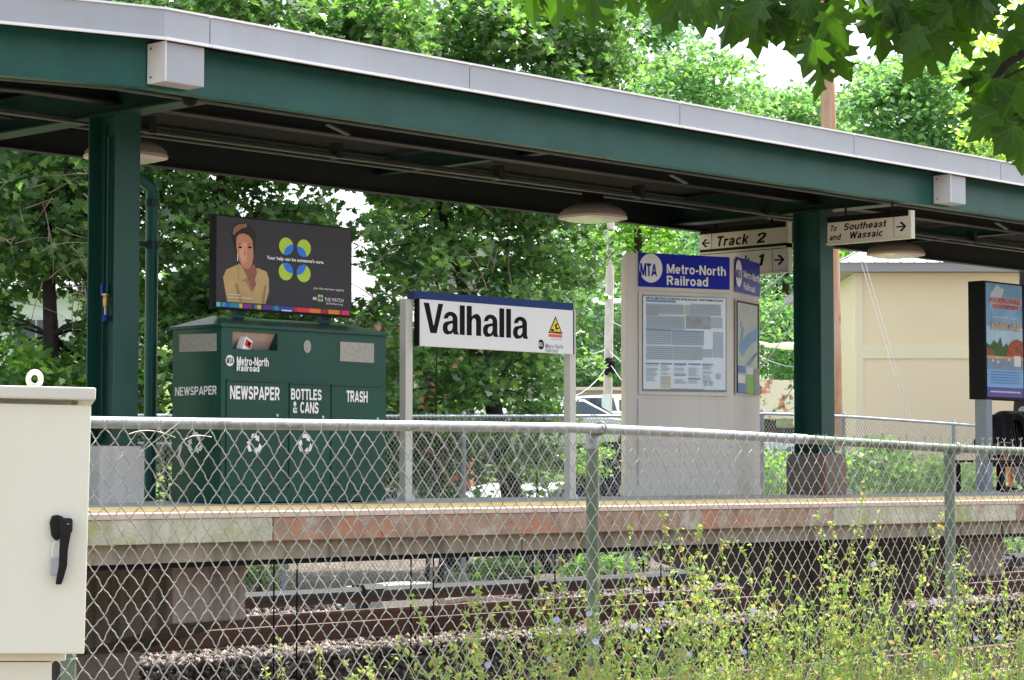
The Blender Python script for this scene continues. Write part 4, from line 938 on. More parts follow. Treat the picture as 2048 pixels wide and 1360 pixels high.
# advertising board
bx0, bx1, bz0, bz1, by = 10.71, 12.05, 1.48, 2.155, 13.25
ab = thing('advertising_board', (11.4, 13.3, 1.41), 'dark landscape advertising board on brackets above the green bin', 'advertising board')
MB().box(bx0-.02, bx1+.01, by+.002, by+.06, bz0-.015, bz1+.012).build('frame', black, ab, bevel=.004)
for x in (onY(483, 640, by).x, onY(655, 640, by).x):
    MB().prism([(x-.05, by+.0, 1.37), (x+.03, by+.0, 1.37), (x+.075, by+.05, 1.47), (x-.005, by+.05, 1.47)], (0, .05, 0)).build('bracket', green_d, ab)
    MB().box(x-.01, x+.07, by+.04, by+.11, 1.44, bz0-.012).build('bracket_post', green_d, ab)
S = Sheet((bx0, by, bz0), (1, 0, 0), (0, 0, 1), bx1-bx0, bz1-bz0, (0, -1, 0)); S.lay = .0012
ps = S.rect('poster', poster_dk, 0, 0, 1, 1, ab, 0)
def U(x): return (x-90)/1590.
def Vv(x, y): return ((1165+(x-90)/1570*125)-y)/(1035-(x-90)/1590*30)
def pp(name, m, pts, k): S.poly(name, m, [(U(x), Vv(x, y)) for x, y in pts], ps, k)
shirt = mat('printed_khaki', (.50, .34, .14), .5, noise=(4, .2)); shirt_d = mat('printed_khaki_fold', (.33, .21, .08), .5)
pp('printed_shirt', shirt, [(215, 1110), (190, 980), (165, 830), (200, 745), (345, 680), (400, 740), (440, 760), (530, 740), (560, 730), (660, 770), (690, 850), (690, 1000), (650, 1140)], 1)
pp('printed_neck', mat('printed_skin_dark', (.28, .10, .06), .5), [(350, 680), (520, 690), (555, 790), (570, 860), (500, 1000), (430, 860), (390, 760)], 2)
pp('printed_collar', shirt, [(340, 670), (395, 740), (440, 840), (350, 880), (330, 780)], 3)
pp('printed_collar', shirt, [(560, 735), (610, 830), (560, 860), (545, 930), (525, 860)], 3)
pp('printed_fold', shirt_d, [(350, 880), (440, 845), (505, 1000), (495, 1010), (425, 875)], 4)
pp('printed_fold', shirt_d, [(300, 900), (330, 905), (380, 1105), (360, 1105)], 4)
pp('printed_fold', shirt_d, [(640, 930), (655, 930), (635, 1135), (615, 1130)], 4)
pp('printed_hair', hairm, [(262, 330), (270, 270), (320, 225), (400, 212), (470, 240), (520, 300), (535, 400), (525, 520), (510, 600), (330, 560), (300, 520), (285, 430), (265, 380)], 3)
pp('printed_face', skin2, [(310, 380), (340, 340), (400, 335), (455, 360), (490, 410), (500, 500), (505, 600), (490, 680), (455, 735), (420, 740), (380, 715), (345, 650), (325, 570), (308, 480)], 4)
pp('printed_cheek', skin3, [(345, 470), (385, 430), (430, 440), (430, 600), (400, 690), (365, 640), (340, 560)], 5)
for x in (352, 462): S.disc('printed_eye', ink, U(x), Vv(x, 492), .0125, .012, ps, 6, 12)
for x in (350, 462): pp('printed_brow', hairm, [(x-32, 462), (x, 448), (x+28, 458), (x, 456)], 6)
pp('printed_nose', skin2, [(405, 470), (418, 560), (428, 585), (395, 590)], 6)
pp('printed_mouth', mat('printed_lips', (.45, .08, .08), .5), [(385, 635), (425, 650), (468, 632), (445, 665), (415, 672)], 6)
pp('printed_teeth', white_p, [(398, 643), (426, 653), (458, 641), (440, 655), (415, 658)], 7)
pp('printed_quiff', mat('printed_brown_hair', (.26, .13, .06), .6), [(262, 345), (275, 270), (330, 228), (420, 222), (430, 260), (370, 275), (310, 320), (285, 350)], 5)
S.rect('printed_earring', white_p, U(318), Vv(320, 650), U(326), Vv(320, 560), ps, 6)
yg = mat('print_yellow_green', (.42, .62, .05), .5); pb_ = mat('print_blue', (.02, .18, .72), .5)
cxs = [(888, 480, 1, -1), (1100, 503, -1, -1), (885, 772, 1, 1), (1097, 795, -1, 1)]
for (x, y, sx, sy) in cxs:
    S.disc('printed_petal', yg, U(x), Vv(x, y), .0525, .0985, ps, 2, 36)
    # overlap lens towards the middle
    M0 = (993, 638); pts = []
    for i in range(15):
        a = i/14; e = (x+sx*83, y+sy*0+sy*(-5)+(0)); 
    c = (x, y); rx, ry = 84, 102; c2 = (c[0]+sx*72, c[1]+ (100 if sy < 0 else -100))
    ins = [(c[0]+rx*cos(t), c[1]+ry*sin(t)) for t in np.linspace(0, 2*pi, 90, endpoint=False)]
    a_ = [p for p in ins if ((p[0]-c2[0])/100)**2+((p[1]-c2[1])/118)**2 <= 1]
    ins2 = [(c2[0]+100*cos(t), c2[1]+118*sin(t)) for t in np.linspace(0, 2*pi, 90, endpoint=False)]
    b_ = [p for p in ins2 if ((p[0]-c[0])/rx)**2+((p[1]-c[1])/ry)**2 <= 1]
    al = a_+b_
    if len(al) > 3:
        mx = sum(p[0] for p in al)/len(al); my = sum(p[1] for p in al)/len(al); al.sort(key=lambda p: atan2(p[1]-my, p[0]-mx))
        pp('printed_overlap', pb_, al, 3)
def tx(body, x0, yb, x1, yt, bold=.01, m=white_p, k=7): S.text(body, m, U(x0), Vv(x0, yb), U(x1), Vv(x0, yt), ps, k, bold=bold)
text('Your help can be someone\'s cure.', white_p, ps, S.p(U(652), Vv(652, 640), 7), S.p(U(1335), Vv(1335, 700), 7)-S.p(U(652), Vv(652, 640), 7), (0, 0, 1), (U(1335)-U(652))*S.w, .036, bold=.03)
tx('Join the marrow registry', 1210, 985, 1585, 950, 0); tx('BE', 1205, 1100, 1252, 1068, .05); tx('THE MATCH', 1345, 1118, 1578, 1075, .0); tx('BeTheMatch.org', 1368, 1162, 1570, 1132, 0)
for dx, dy in ((-16, -22), (16, -22), (-16, 22), (16, 22)): S.disc('printed_petal', yg, U(1300+dx), Vv(1300, 1082+dy), .010, .019, ps, 3, 16); S.disc('printed_overlap', pb_, U(1300+dx*.6), Vv(1300, 1082+dy*.6), .005, .01, ps, 4, 12)
tx('Robin B., Donor', 215, 1035, 355, 1015, 0) if False else None
for (x0, x1, y) in ((218, 352, 1030), (218, 480, 1062)): S.rects('printed_caption', white_p, [(U(x0+i), Vv(x0, y), U(x0+i+9), Vv(x0, y-10)) for i in range(0, x1-x0, 14)], ps, 7)
strp = [(90, 137, (.10, .55, .5)), (150, 190, (.05, .28, .6)), (190, 245, (.02, .12, .45)), (245, 350, (.0, .25, .33)), (350, 385, (.75, .5, .1)), (392, 470, (.2, .03, .25)), (470, 500, (.25, .02, .1)), (515, 555, (.0, .22, .3)), (555, 600, (.75, .45, .05)), (612, 730, (.09, .03, .25)), (733, 762, (.03, .13, .35)), (762, 800, (.02, .3, .4)), (800, 970, (.04, .05, .45)), (975, 1020, (.45, .01, .1)), (1020, 1170, (.8, .03, .07)), (1170, 1305, (.8, .2, .03)), (1310, 1390, (.4, .01, .05)), (1395, 1520, (.7, .25, .02)), (1520, 1545, (.7, .1, .03)), (1560, 1655, (.8, .02, .12))]
for i, (a, c, col_) in enumerate(strp):
    yb = 1165+(a-90)/1570*125; S.rect('printed_colour_block', mat('print_colour_%d' % i, col_, .5), U(a), .004, U(c), .052, ps, 3)
S.rect('printed_label', white_p, U(835), .002, U(955), .016, ps, 5)

# ================================================================== STATION NAME SIGN
YS = 13.2
sg = thing('station_name_sign', (13.6, YS, .05), 'white Valhalla station name sign with blue top on two grey posts', 'sign')
def X(px, py=800, Y=YS): return onY(px, py, Y).x
for i, (pa, pb2, yt) in enumerate(((811, 827, 597), (1137, 1152, 618))):
    xa, xb = X(pa), X(pb2) ; z1 = onY(pa, yt, YS).z
    w_ = .078
    if i == 1: xa = xb-w_
    MB().box(xa, xa+w_, YS-.0, YS+.07, .03, z1).build('post', post_grey, sg, bevel=.003)
    MB().box(xa-.01, xa+.09, YS-.012, YS+.08, .03, .075).build('post_base', post_grey, sg)
sx0, sx1 = X(830), X(1137); z0 = onY(830, 692, YS).z; z1 = onY(832, 598.5, YS).z; zt = onY(832, 583, YS).z
MB().box(sx0, sx1, YS-.055, YS-.012, z0, z1).build('panel', sign_w, sg, bevel=.003)
MB().box(sx0-.06, sx1+.002, YS-.057, YS+.03, z1+.001, zt).build('blue_header', navy, sg)
MB().box(sx1+.002, sx1+.012, YS-.056, YS+.0, z0, z1).build('edge_trim', black, sg); MB().box(sx0-.012, sx0-.002, YS-.05, YS+.0, z0, z1).build('edge_trim', black, sg)
S = Sheet((sx0, YS-.055, z0), (1, 0, 0), (0, 0, 1), sx1-sx0, z1-z0, (0, -1, 0)); S.lay = .001
Yq = YS-.055
def su(px): return (onY(px, 650, Yq).x-sx0)/(sx1-sx0)
def sv(px, py): return (onY(px, py, Yq).z-z0)/(z1-z0)
# Valhalla in drawn bold letters (unit box letters, x-height .72)
def arc(cx, cy, rx, ry, a0, a1, n=10): return [(cx+rx*cos(radians(a0+(a1-a0)*i/n)), cy+ry*sin(radians(a0+(a1-a0)*i/n))) for i in range(n+1)]
def glyph(ch):
    if ch == 'V': return .70, [[(0, 1), (.20, 1), (.36, .26), (.38, .26), (.54, 1), (.72, 1), (.48, 0), (.25, 0)]]
    if ch == 'l': return .19, [[(0, 0), (.19, 0), (.19, 1), (0, 1)]]
    if ch == 'h': return .54, [[(0, 0), (.19, 0), (.19, .42)]+arc(.275, .47, .08, .12, 180, 0, 8)+[(.355, 0), (.545, 0), (.545, .48)]+arc(.37, .52, .175, .23, 0, 90, 6)+[(.24, .70), (.19, .64), (.19, 1), (0, 1)]]
    if ch == 'a': return .56, [
        [(.03, .50), (.20, .53)]+arc(.285, .53, .085, .09, 180, 10, 7)+[(.37, .47), (.555, .47)]+arc(.30, .53, .255, .23, 0, 180, 10),
        [(.37, .475), (.555, .475), (.555, .11), (.60, .02), (.60, 0), (.42, 0), (.38, .07), (.37, .15)],
        [(.37, .47), (.37, .37), (.25, .335)]+arc(.235, .21, .055, .105, 100, 270, 6)+[(.30, .105)]+[(.37, .21), (.375, .07), (.32, .01)]+[(.17, -.02)]+arc(.15, .20, .15, .215, 265, 95, 10)+[(.16, .42), (.30, .45)]]
pen = 0; letters = []
for ch in 'Valhalla':
    wd, polys = glyph(ch); letters.append((pen, polys)); pen += wd+(.075 if ch != 'V' else .0)
tot = pen-.075; u0, u1 = su(847), su(1054)
zb0, zb1 = sv(847, 665), sv(847, 605)
lb_ = [MB() for _ in letters]
for (px_, polys), b in zip(letters, lb_):
    for pg in polys: b.poly([S.p(u0+(px_+x)/tot*(u1-u0), zb0+y*(zb1-zb0), 1+.3*polys.index(pg)) for x, y in pg])
    b.build('letter', ink, sg)
tri = [(1111, 632), (1096.5, 666), (1125, 668)]
S.poly('warning_border', ink, [(su(x), sv(x, y)) for x, y in tri], sg, 1); S.poly('warning_triangle', mat('warning_yellow', (.80, .55, .04), .5), [(su(x), sv(x, y)) for x, y in ((1111, 637), (1099, 664), (1122.7, 666))], sg, 2)
S.rects('warning_figure', ink, [(su(1101.5), sv(1101, 663), su(1107), sv(1101, 658)), (su(1107), sv(1107, 664.5), su(1122), sv(1107, 663)), (su(1111), sv(1111, 660), su(1113), sv(1111, 650))], sg, 3)
S.disc('warning_figure', ink, su(1113), sv(1113, 648.5), .0075, .018, sg, 3, 12)
S.poly('warning_figure', ink, [(su(x), sv(x, y)) for x, y in ((1108, 650), (1109, 649), (1114, 656), (1119, 654), (1118, 657), (1113, 659))], sg, 3)
S.rect('warning_bar', mat('warning_red', (.72, .10, .04), .5), su(1096), sv(1096, 672), su(1124.5), sv(1124, 669), sg, 1) if False else S.poly('warning_bar', mat('warning_red', (.72, .10, .04), .5), [(su(x), sv(x, y)) for x, y in ((1097, 673.5), (1124, 675.5), (1124, 669.5), (1097, 667.8))], sg, 1)
S.text('mind the Gap', inkgrey, su(1102), sv(1102, 680), su(1124), sv(1102, 676), sg, 1)
S.disc('transit_logo', ink, su(1082), sv(1082, 689), .0205, .112, sg, 1, 28); S.text('MTA', sign_w, su(1076.2), sv(1076, 693), su(1085), sv(1085, 685), sg, 2, bold=.04, name='logo_letters')
S.text('Metro-North', inkgrey, su(1091), sv(1091, 696), su(1126), sv(1091, 686.5), sg, 1, bold=.01); S.text('Railroad', inkgrey, su(1091), sv(1091, 704), su(1115), sv(1091, 695.5), sg, 1, bold=.01)

# ================================================================== INFORMATION KIOSK
kc = Vector((17.65, 13.897, 0)); dF = Vector((cos(radians(-20)), sin(radians(-20)), 0)); dS = Vector((cos(radians(25)), sin(radians(25)), 0))
LF, LS = 1.20, 1.235; KZ = 2.363
nF = Vector((dF.y, -dF.x, 0)); nS = Vector((dS.y, -dS.x, 0))
A_ = kc-dF*LF; B_ = kc; C_ = kc+dS*LS; D_ = C_+Vector((.0, .5, 0)); E_ = A_+Vector((.62, .60, 0))
ks = thing('information_kiosk', (18.2, 14.8, .045), 'grey multi sided information kiosk with blue headers and glazed posters', 'kiosk')
def kpoly(off): 
    c = (A_+B_+C_+D_+E_)/5; return [p+(p-c).normalized()*off for p in (A_, B_, C_, D_, E_)]
MB().prism([Vector((p.x, p.y, .045)) for p in kpoly(-.012)], (0, 0, KZ-.045)).build('body', kiosk_m, ks, bevel=.006)
MB().prism([Vector((p.x, p.y, .04)) for p in kpoly(.004)], (0, 0, .10)).build('plinth', kiosk_m, ks)
def kface(o, ex, L_, n, pl):
    S = Sheet(Vector((o.x, o.y, .05)), ex, (0, 0, 1), L_, KZ-.05, n); S.lay = .003; return S
SF = kface(A_, dF, LF, nF, 0); SS = kface(B_, dS, LS, nS, 0)
def hitpl(px, py, o, ex, n):
    r = ray(px, py); c = Vector((0, 0, EYE)); t = (o-c).dot(n)/r.dot(n) if True else 0
    n3 = Vector((n.x, n.y, 0)); o3 = Vector((o.x, o.y, EYE)); t = (o3-c).dot(n3)/r.dot(n3); p = c+r*t; return (p-o3).dot(ex), p.z
def FU(px, py): a, z = hitpl(px, py, A_, dF, nF); return a/LF, (z-.05)/(KZ-.05)
def SU(px, py): a, z = hitpl(px, py, B_, dS, nS); return a/LS, (z-.05)/(KZ-.05)
def zpx(zx, zy): return 1240+zx*.25, 480+zy*.25
def fq(name, m, S, fn, pts, k, parent=ks): return S.poly(name, m, [fn(*zpx(x, y)) for x, y in pts], parent, k)
def ftext(body, m, S, fn, x0, yb, x1, yt, k, parent=ks, **kw):
    u0, v0 = fn(*zpx(x0, yb)); u1, _ = fn(*zpx(x1, yb)); _, v1 = fn(*zpx(x0, yt)); return S.text(body, m, u0, v0, u1, v1, parent, k, **kw)
fq('header_panel', blue_s, SF, FU, [(145, 372), (875, 398), (875, 138), (145, 100)], 2)
fq('header_panel', blue_s, SS, SU, [(918, 412), (1115, 458), (1115, 190), (918, 130)], 2)
u, v = FU(*zpx(243, 225)); SF.disc('transit_logo', white_p, u, v, .106, .0605, ks, 3, 36)
ftext('MTA', blue_s, SF, FU, 158, 288, 290, 185, 4, bold=.05, name='logo_letters')
ftext('Metro-North', white_p, SF, FU, 370, 268, 842, 192, 4, bold=.03); ftext('Railroad', white_p, SF, FU, 370, 360, 700, 285, 4, bold=.03)
u, v = SU(*zpx(944, 268)); SS.disc('transit_logo', white_p, u, v, .112, .058, ks, 3, 36)
ftext('MTA', blue_s, SS, SU, 922, 300, 962, 232, 4, bold=.05, name='logo_letters')
ftext('Metro-North', white_p, SS, SU, 980, 300, 1108, 240, 4, bold=.03); ftext('Railroad', white_p, SS, SU, 980, 395, 1070, 338, 4, bold=.03)
# front display case
fq('display_frame', kiosk_m, SF, FU, [(148, 1235), (870, 1250), (870, 440), (148, 408)], 2)
fq('display_gasket', inkgrey, SF, FU, [(174, 1208), (848, 1218), (848, 462), (174, 436)], 4)
po = fq('timetable_poster', paper, SF, FU, [(180, 1192), (838, 1200), (838, 468), (180, 450)], 5)
ftext('MTA METRO-NORTH RAILROAD INFORMATION', ink, SF, FU, 200, 474, 818, 455, 6, po, bold=.03, shear=.2)
def fr_(name, m, x0, y0, x1, y1, k=6):
    u0, v0 = FU(*zpx(x0, y1)); u1, v1 = FU(*zpx(x1, y0)); return (u0, v0, u1, v1)
def frects(name, m, rs, k=6): SF.rects(name, m, [fr_('', m, *r) for r in rs], po, k)
frects('blue_rule', pblue, [(200, 486, 440, 494), (200, 718, 400, 724), (402, 730, 665, 736), (738, 742, 818, 748), (650, 878, 735, 884), (198, 984, 305, 994), (318, 986, 410, 996), (424, 988, 525, 998), (538, 990, 638, 1000), (650, 992, 738, 1000), (425, 1076, 522, 1084), (538, 1108, 636, 1116)])
frects('table_block', pgrey, [(205, 515, 300, 600), (520, 612, 718, 710)])
frects('table_block', pline, [(520, 522, 560, 600), (722, 622, 812, 706), (738, 756, 818, 940), (654, 890, 732, 940)], 6)
cols = []
for (xa, xb, ya, yb, st) in ((205, 500, 520, 600, 9), (560, 800, 520, 604, 9), (205, 510, 614, 712, 9), (204, 398, 732, 838, 9), (404, 664, 740, 840, 9), (204, 420, 852, 960, 10), (424, 650, 856, 962, 9)):
    cols += [(x, ya, x+3.2, yb) for x in range(xa, xb, st)]; cols += [(xa, y, xb, y+1.5) for y in range(ya, yb, 16)]
frects('timetable_columns', pline, cols, 7)
lines = []
for (xa, xb) in ((200, 300), (320, 405), (426, 520), (540, 634), (652, 735)):
    for y in range(1004, 1150, 10):
        if random.random() < .8: lines.append((xa, y, xa+(xb-xa)*random.uniform(.6, 1), y+3))
frects('text_lines', pline, lines, 7)
frects('warm_block', pwarm, [(320, 1090, 400, 1185), (500, 528, 518, 600)], 6)
frects('crest', pline, [(764, 1070, 798, 1112), (664, 1128, 690, 1166), (708, 1128, 734, 1166)], 7)
frects('poster_shadow_edge', inkgrey, [(395, 1194, 670, 1207), (790, 1200, 845, 1212)], 5.5)
u0, v0 = FU(*zpx(178, 1200)); u1, v1 = FU(*zpx(842, 460)); SF.rect('glass_pane', glass, u0, v0, u1, v1, ks, 9)
fq('lower_panel', kiosk_m, SF, FU, [(145, 2010), (870, 2030), (870, 1282), (145, 1270)], 1)
u, v = FU(*zpx(860, 850)); SF.disc('lock', steel, u, v, .008, .0035, ks, 3, 10)
# side display
fq('display_frame', kiosk_m, SS, SU, [(918, 1240), (1112, 1252), (1112, 505), (918, 470)], 2)
fq('display_gasket', ink, SS, SU, [(926, 1222), (1105, 1242), (1105, 515), (926, 482)], 4)
pm_ = fq('map_poster', mapl, SS, SU, [(930, 1210), (1088, 1228), (1088, 530), (930, 498)], 5)
fq('map_water', mapw, SS, SU, [(940, 860), (960, 700), (975, 690), (968, 800), (1000, 760), (1060, 720), (1088, 690), (1088, 800), (1040, 830), (985, 900), (960, 940)], 6, pm_)
fq('map_water', mapw, SS, SU, [(990, 1000), (1088, 890), (1088, 930), (1050, 930), (1030, 1005)], 6, pm_)
fq('map_water', mapw, SS, SU, [(945, 690), (952, 650), (960, 655), (955, 700)], 6, pm_)
fq('blue_notice', pblue, SS, SU, [(930, 1060), (990, 1068), (990, 1010), (930, 1002)], 6, pm_); fq('blue_notice', pblue, SS, SU, [(930, 1222), (990, 1230), (990, 1150), (930, 1142)], 6, pm_)
fq('white_notice', white_p, SS, SU, [(930, 1140), (990, 1146), (990, 1085), (930, 1078)], 6, pm_); fq('white_notice', white_p, SS, SU, [(996, 1072), (1052, 1078), (1052, 1022), (996, 1016)], 6, pm_)
fq('lime_notice', lime, SS, SU, [(996, 1228), (1056, 1234), (1056, 1080), (996, 1074)], 6, pm_); fq('dark_notice', inkgrey, SS, SU, [(1058, 1236), (1100, 1240), (1100, 1035), (1058, 1030)], 7, pm_)
u0, v0 = SU(*zpx(928, 1215)); u1, v1 = SU(*zpx(1103, 500)); SS.rect('glass_pane', glass, u0, v0, u1, v1, ks, 9)

# ================================================================== HANGING DIRECTION SIGNS
def hang(Xs, ya, yb, z0, z1, label, body, side, name='direction_sign', lines=None, arrow='right', split=.8):
    t = thing(name, (Xs, (ya+yb)/2, z0), label, 'sign', 'hanging direction signs')
    MB().box(Xs-.0, Xs+.05, ya, yb, z0, z1).build('panel', sign_beige, t, bevel=.003)
    MB().box(Xs-.008, Xs+.055, ya-.03, ya-.001, z0-.02, z1+.05).build('end_frame', frame_beige, t)
    MB().box(Xs-.008, Xs+.055, ya, yb+.01, z0-.02, z0-.001).build('bottom_frame', frame_beige, t)
    MB().box(Xs-.004, Xs+.05, ya, yb, z1+.001, z1+.055).build('top_channel', black, t)
    for y in (ya+.2, yb-.2): MB().tube([(Xs+.025, y, z1+.05), (Xs+.025, y, 3.1)], .012, 6).build('hanger', soffit_m, t)
    S = Sheet((Xs, yb, z0), (0, -1, 0), (0, 0, 1), yb-ya, z1-z0, (-1, 0, 0)); S.lay = .0012
    S.rect('divider', ink, split-.003, .0, split+.003, 1, t, 1)
    c = (split+1)/2 if arrow == 'right' else split/2; s = 1 if arrow == 'right' else -1; b = MB(); h = .1 if arrow == 'right' else .34*split
    asp = S.w/S.h; L_ = .17/asp*1.7; w2 = .035
    b.poly([S.p(c-s*L_, .5-w2, 1), S.p(c+s*L_*.75, .5-w2, 1), S.p(c+s*L_*.75, .5+w2, 1), S.p(c-s*L_, .5+w2, 1)])
    for q in (1, -1): b.poly([S.p(c+s*L_, .5, 1.3), S.p(c+s*L_*.1, .5+q*.24, 1.3), S.p(c+s*(L_*.1-.035*4/asp), .5+q*.19, 1.3), S.p(c+s*(L_*.58), .5, 1.3)])
    b.build('arrow', ink, t)
    for (bd, u0, v0, u1, v1) in lines: S.text(bd, ink, u0, v0, u1, v1, t, 1, bold=.025, shear=.25)
    return t
XT = 18.95; T2 = [onX(x, y, XT) for x, y in ((1400, 502), (1573, 497), (1400, 466), (1573, 457), (1573, 541), (1573, 500))]
hang(XT, T2[1].y, T2[0].y, (T2[0].z+T2[1].z)/2+.006, (T2[2].z+T2[3].z)/2, 'hanging sign reading Track 2 with left arrow', '', 0, lines=[('Track', .20, .26, .57, .82), ('2', .67, .26, .77, .82)], arrow='left', split=.14)
hang(XT, T2[1].y, T2[0].y, T2[4].z, (T2[0].z+T2[1].z)/2-.02, 'lower hanging sign reading Track 1 with right arrow, partly hidden', '', 0, lines=[('Track', .25, .3, .58, .82), ('1', .68, .3, .74, .82)], arrow='right', split=.84)
XS = 18.25; T3 = [onX(x, y, XS) for x, y in ((1655, 488), (1818, 471), (1655, 446))]
hang(XS, T3[1].y, T3[0].y, (T3[0].z+T3[1].z)/2, T3[2].z, 'hanging sign reading To Southeast and Wassaic beside the second column', '', 0, lines=[('To', .04, .56, .12, .86), ('Southeast', .21, .56, .73, .9), ('and', .03, .12, .17, .42), ('Wassaic', .28, .12, .69, .46)], arrow='right', split=.82)

# ================================================================== RIGHT-HAND POSTER CASE, BENCH, PERSON
YP = 14.3
pc = thing('poster_case', (23.0, YP+.1, .04), 'black poster case with blue resort advertisement on grey post', 'poster case')
xa, xb, za, zb = onY(1973, 700, YP).x, onY(2050, 700, YP).x, 1.14, 2.455
MB().box(xa-.03, xb+.25, YP+.002, YP+.22, za-.03, zb+.02).build('case', black, pc, bevel=.006)
px0, px1 = onY(1968, 850, YP+.05).x, onY(1988, 850, YP+.05).x
MB().box(px0, px0+.13, YP+.02, YP+.17, .03, za-.031).build('post', mat('post_bluegrey', (.26, .30, .34), .5, noise=(5, .1)), pc, bevel=.004)
MB().box(px0-.06, px0+.19, YP-.04, YP+.23, .035, .055).build('base_plate', galv, pc)
S = Sheet((xa, YP, za), (1, 0, 0), (0, 0, 1), onY(2045, 700, YP).x-xa, zb-za, (0, -1, 0)); S.lay = .0015
po = S.rect('poster', mat('ad_sky', (.22, .47, .78), .4, noise=(2.5, .3)), 0, 0, 1, 1, pc, 0)
S.rect('sky_print', mat('ad_sky_pale', (.45, .66, .85), .4, noise=(4, .15)), .0, .44, 1, .62, po, 1)
S.poly('sky_print', mat('ad_cloud', (.62, .76, .9), .4), [(.1, .78), (.35, .82), (.5, .95), (.3, .99), (.12, .9)], po, 1)
S.poly('tree_print', mat('ad_tree', (.05, .13, .03), .5, noise=(20, .5)), [(0, .36), (.0, .47), (.1, .45), (.2, .5), (.3, .47), (.38, .53), (.45, .44), (.55, .48), (.62, .44), (.62, .35)], po, 2)
S.poly('building_print', mat('ad_lodge', (.42, .09, .03), .5, noise=(25, .5)), [(.55, .36), (.58, .45), (.7, .5), (.82, .52), (1, .5), (1, .34)], po, 3)
S.poly('building_print', mat('ad_lodge2', (.30, .10, .05), .5, noise=(25, .5)), [(0, .34), (0, .43), (.12, .42), (.25, .37), (.25, .34)], po, 3)
S.rect('beach_print', mat('ad_sand', (.6, .4, .12), .5), 0, .33, 1, .36, po, 3.5)
S.rect('lake_print', mat('ad_lake', (.20, .28, .40), .4, noise=(10, .2)), 0, .24, 1, .335, po, 4)
for (u, v) in ((.15, .31), (.3, .30), (.28, .335), (.6, .325)): S.poly('boat_print', white_p, [(u-.03, v), (u+.04, v), (u, v+.025)], po, 5)
S.rect('white_notice', white_p, .74, .275, .93, .37, po, 6)
S.rect('lake_print', mat('ad_lower_blue', (.20, .42, .74), .4), 0, .085, 1, .24, po, 4)
S.rect('purple_band', mat('ad_purple', (.09, .06, .33), .4), 0, 0, 1, .085, po, 4)
red_t = mat('ad_red', (.65, .02, .03), .5); tan_t = mat('ad_tan', (.62, .50, .36), .5)
S.text('ROCKING HORSE', white_p, .085, .822, .965, .878, po, 5, bold=.10); S.text('RANCH RESORT', white_p, .15, .772, .905, .822, po, 5, bold=.10)
S.text('ROCKING HORSE', red_t, .10, .827, .95, .873, po, 6, bold=.03); S.text('RANCH RESORT', red_t, .165, .777, .89, .817, po, 6, bold=.03)
S.text('It\'s your family\'s', white_p, .16, .68, .86, .71, po, 6) if False else S.rects('small_print', white_p, [(.16+.05*i, .695, .195+.05*i, .708) for i in range(14)], po, 6)
S.text('ADVENTURE!', tan_t, .1, .585, .93, .665, po, 6, bold=.05)
for j in range(5): S.rects('small_print', pblue, [(.1+.035*i, .215-.024*j, .127+.035*i, .224-.024*j) for i in range(23-j % 2)], po, 6)
S.rects('small_print', white_p, [(.08+.04*i, .038, .108+.04*i, .052) for i in range(21)], po, 6)
for x in (.0,):
    pass
# bench: steel with curved arms and slatted back
by0 = 14.62; bxs, bxe = onY(1932, 900, by0).x, 26.2
bn = thing('bench', ((bxs+bxe)/2, by0, .045), 'black metal bench with curved arm and barred back at right edge', 'bench')
arm_x = bxs+.0
MB().tube([(arm_x, by0-.30+.0, .36), (arm_x+.02, by0-.30, .50), (arm_x+.1, by0-.3, .58), (arm_x+.28, by0-.30, .61), (arm_x+.5, by0-.30, .60)], .016, 8).build('arm', mat('arm_brown', (.05, .035, .03), .4), bn, smooth=True)
MB().box(arm_x, bxe, by0-.32, by0+.18, .385, .41).build('seat', black, bn, bevel=.006)
MB().box(onY(2000, 900, by0).x, bxe, by0-.34, by0-.30, .31, .385).build('front_rail', mat('bench_rail', (.05, .055, .06), .4), bn)
for x in (onY(2003, 900, by0-.3).x, 25.6):
    MB().box(x-.05, x+.05, by0-.32, by0-.26, .04, .37).build('leg', black, bn); MB().box(x-.06, x+.12, by0-.34, by0-.2, .04, .06).build('foot', black, bn)
for x in (arm_x+.02, 25.3): MB().box(x-.02, x+.02, by0+.1, by0+.14, .04, .40).build('leg', black, bn)
bar_m = mat('bench_bar', (.03, .03, .03), .4)
for i in range(34):
    x = arm_x+.04+i*.065; MB().tube([(x, by0+.17, .41), (x, by0+.24, .95)], .007, 5).build('back_bar', bar_m, bn) if x > onY(1995, 900, by0).x else None
MB().tube([(onY(1995, 900, by0).x, by0+.24, .80), (onY(2010, 900, by0).x, by0+.25, .93), (24.3, by0+.25, .98), (bxe, by0+.25, .98)], .02, 8).build('back_top_rail', black, bn, smooth=True)
for i in range(9):
    x = arm_x+.03+i*.075; MB().tube([(x, by0-.28, .34), (x+.01, by0-.28, .38)], .012, 5).build('seat_slat', black, bn)
# black jacket over the back
jk = thing('black_jacket', (24.0, by0, .41), 'black jacket draped over the bench back', 'jacket')
xj = onY(1989, 850, by0).x; xk = 25.0; b = MB()
pts = []
N = 22
for i in range(N):
    u = i/(N-1); x = xj+(xk-xj)*u
    top = 1.03*(1-.34*max(0, 1-u/.42)**2)-.12*max(0, (u-.85)/.15)
    if .42 < u < .62: low = .80+.10*sin((u-.42)/.2*pi)
    elif u < .42: low = .43+.02*sin(i*2.1)
    else: low = .62+.03*sin(i*1.7)
    w_ = .03*sin(i*1.9)
    pts.append([(x, by0+.18+w_, low), (x, by0+.14+w_, (low+top)/2), (x, by0+.18+w_*.5, top-.05), (x, by0+.25, top), (x, by0+.32+w_*.5, top-.05), (x, by0+.33, .55)])
vs = [p for r in pts for p in r]; fs = [(i*6+k, i*6+k+1, (i+1)*6+k+1, (i+1)*6+k) for i in range(N-1) for k in range(5)]
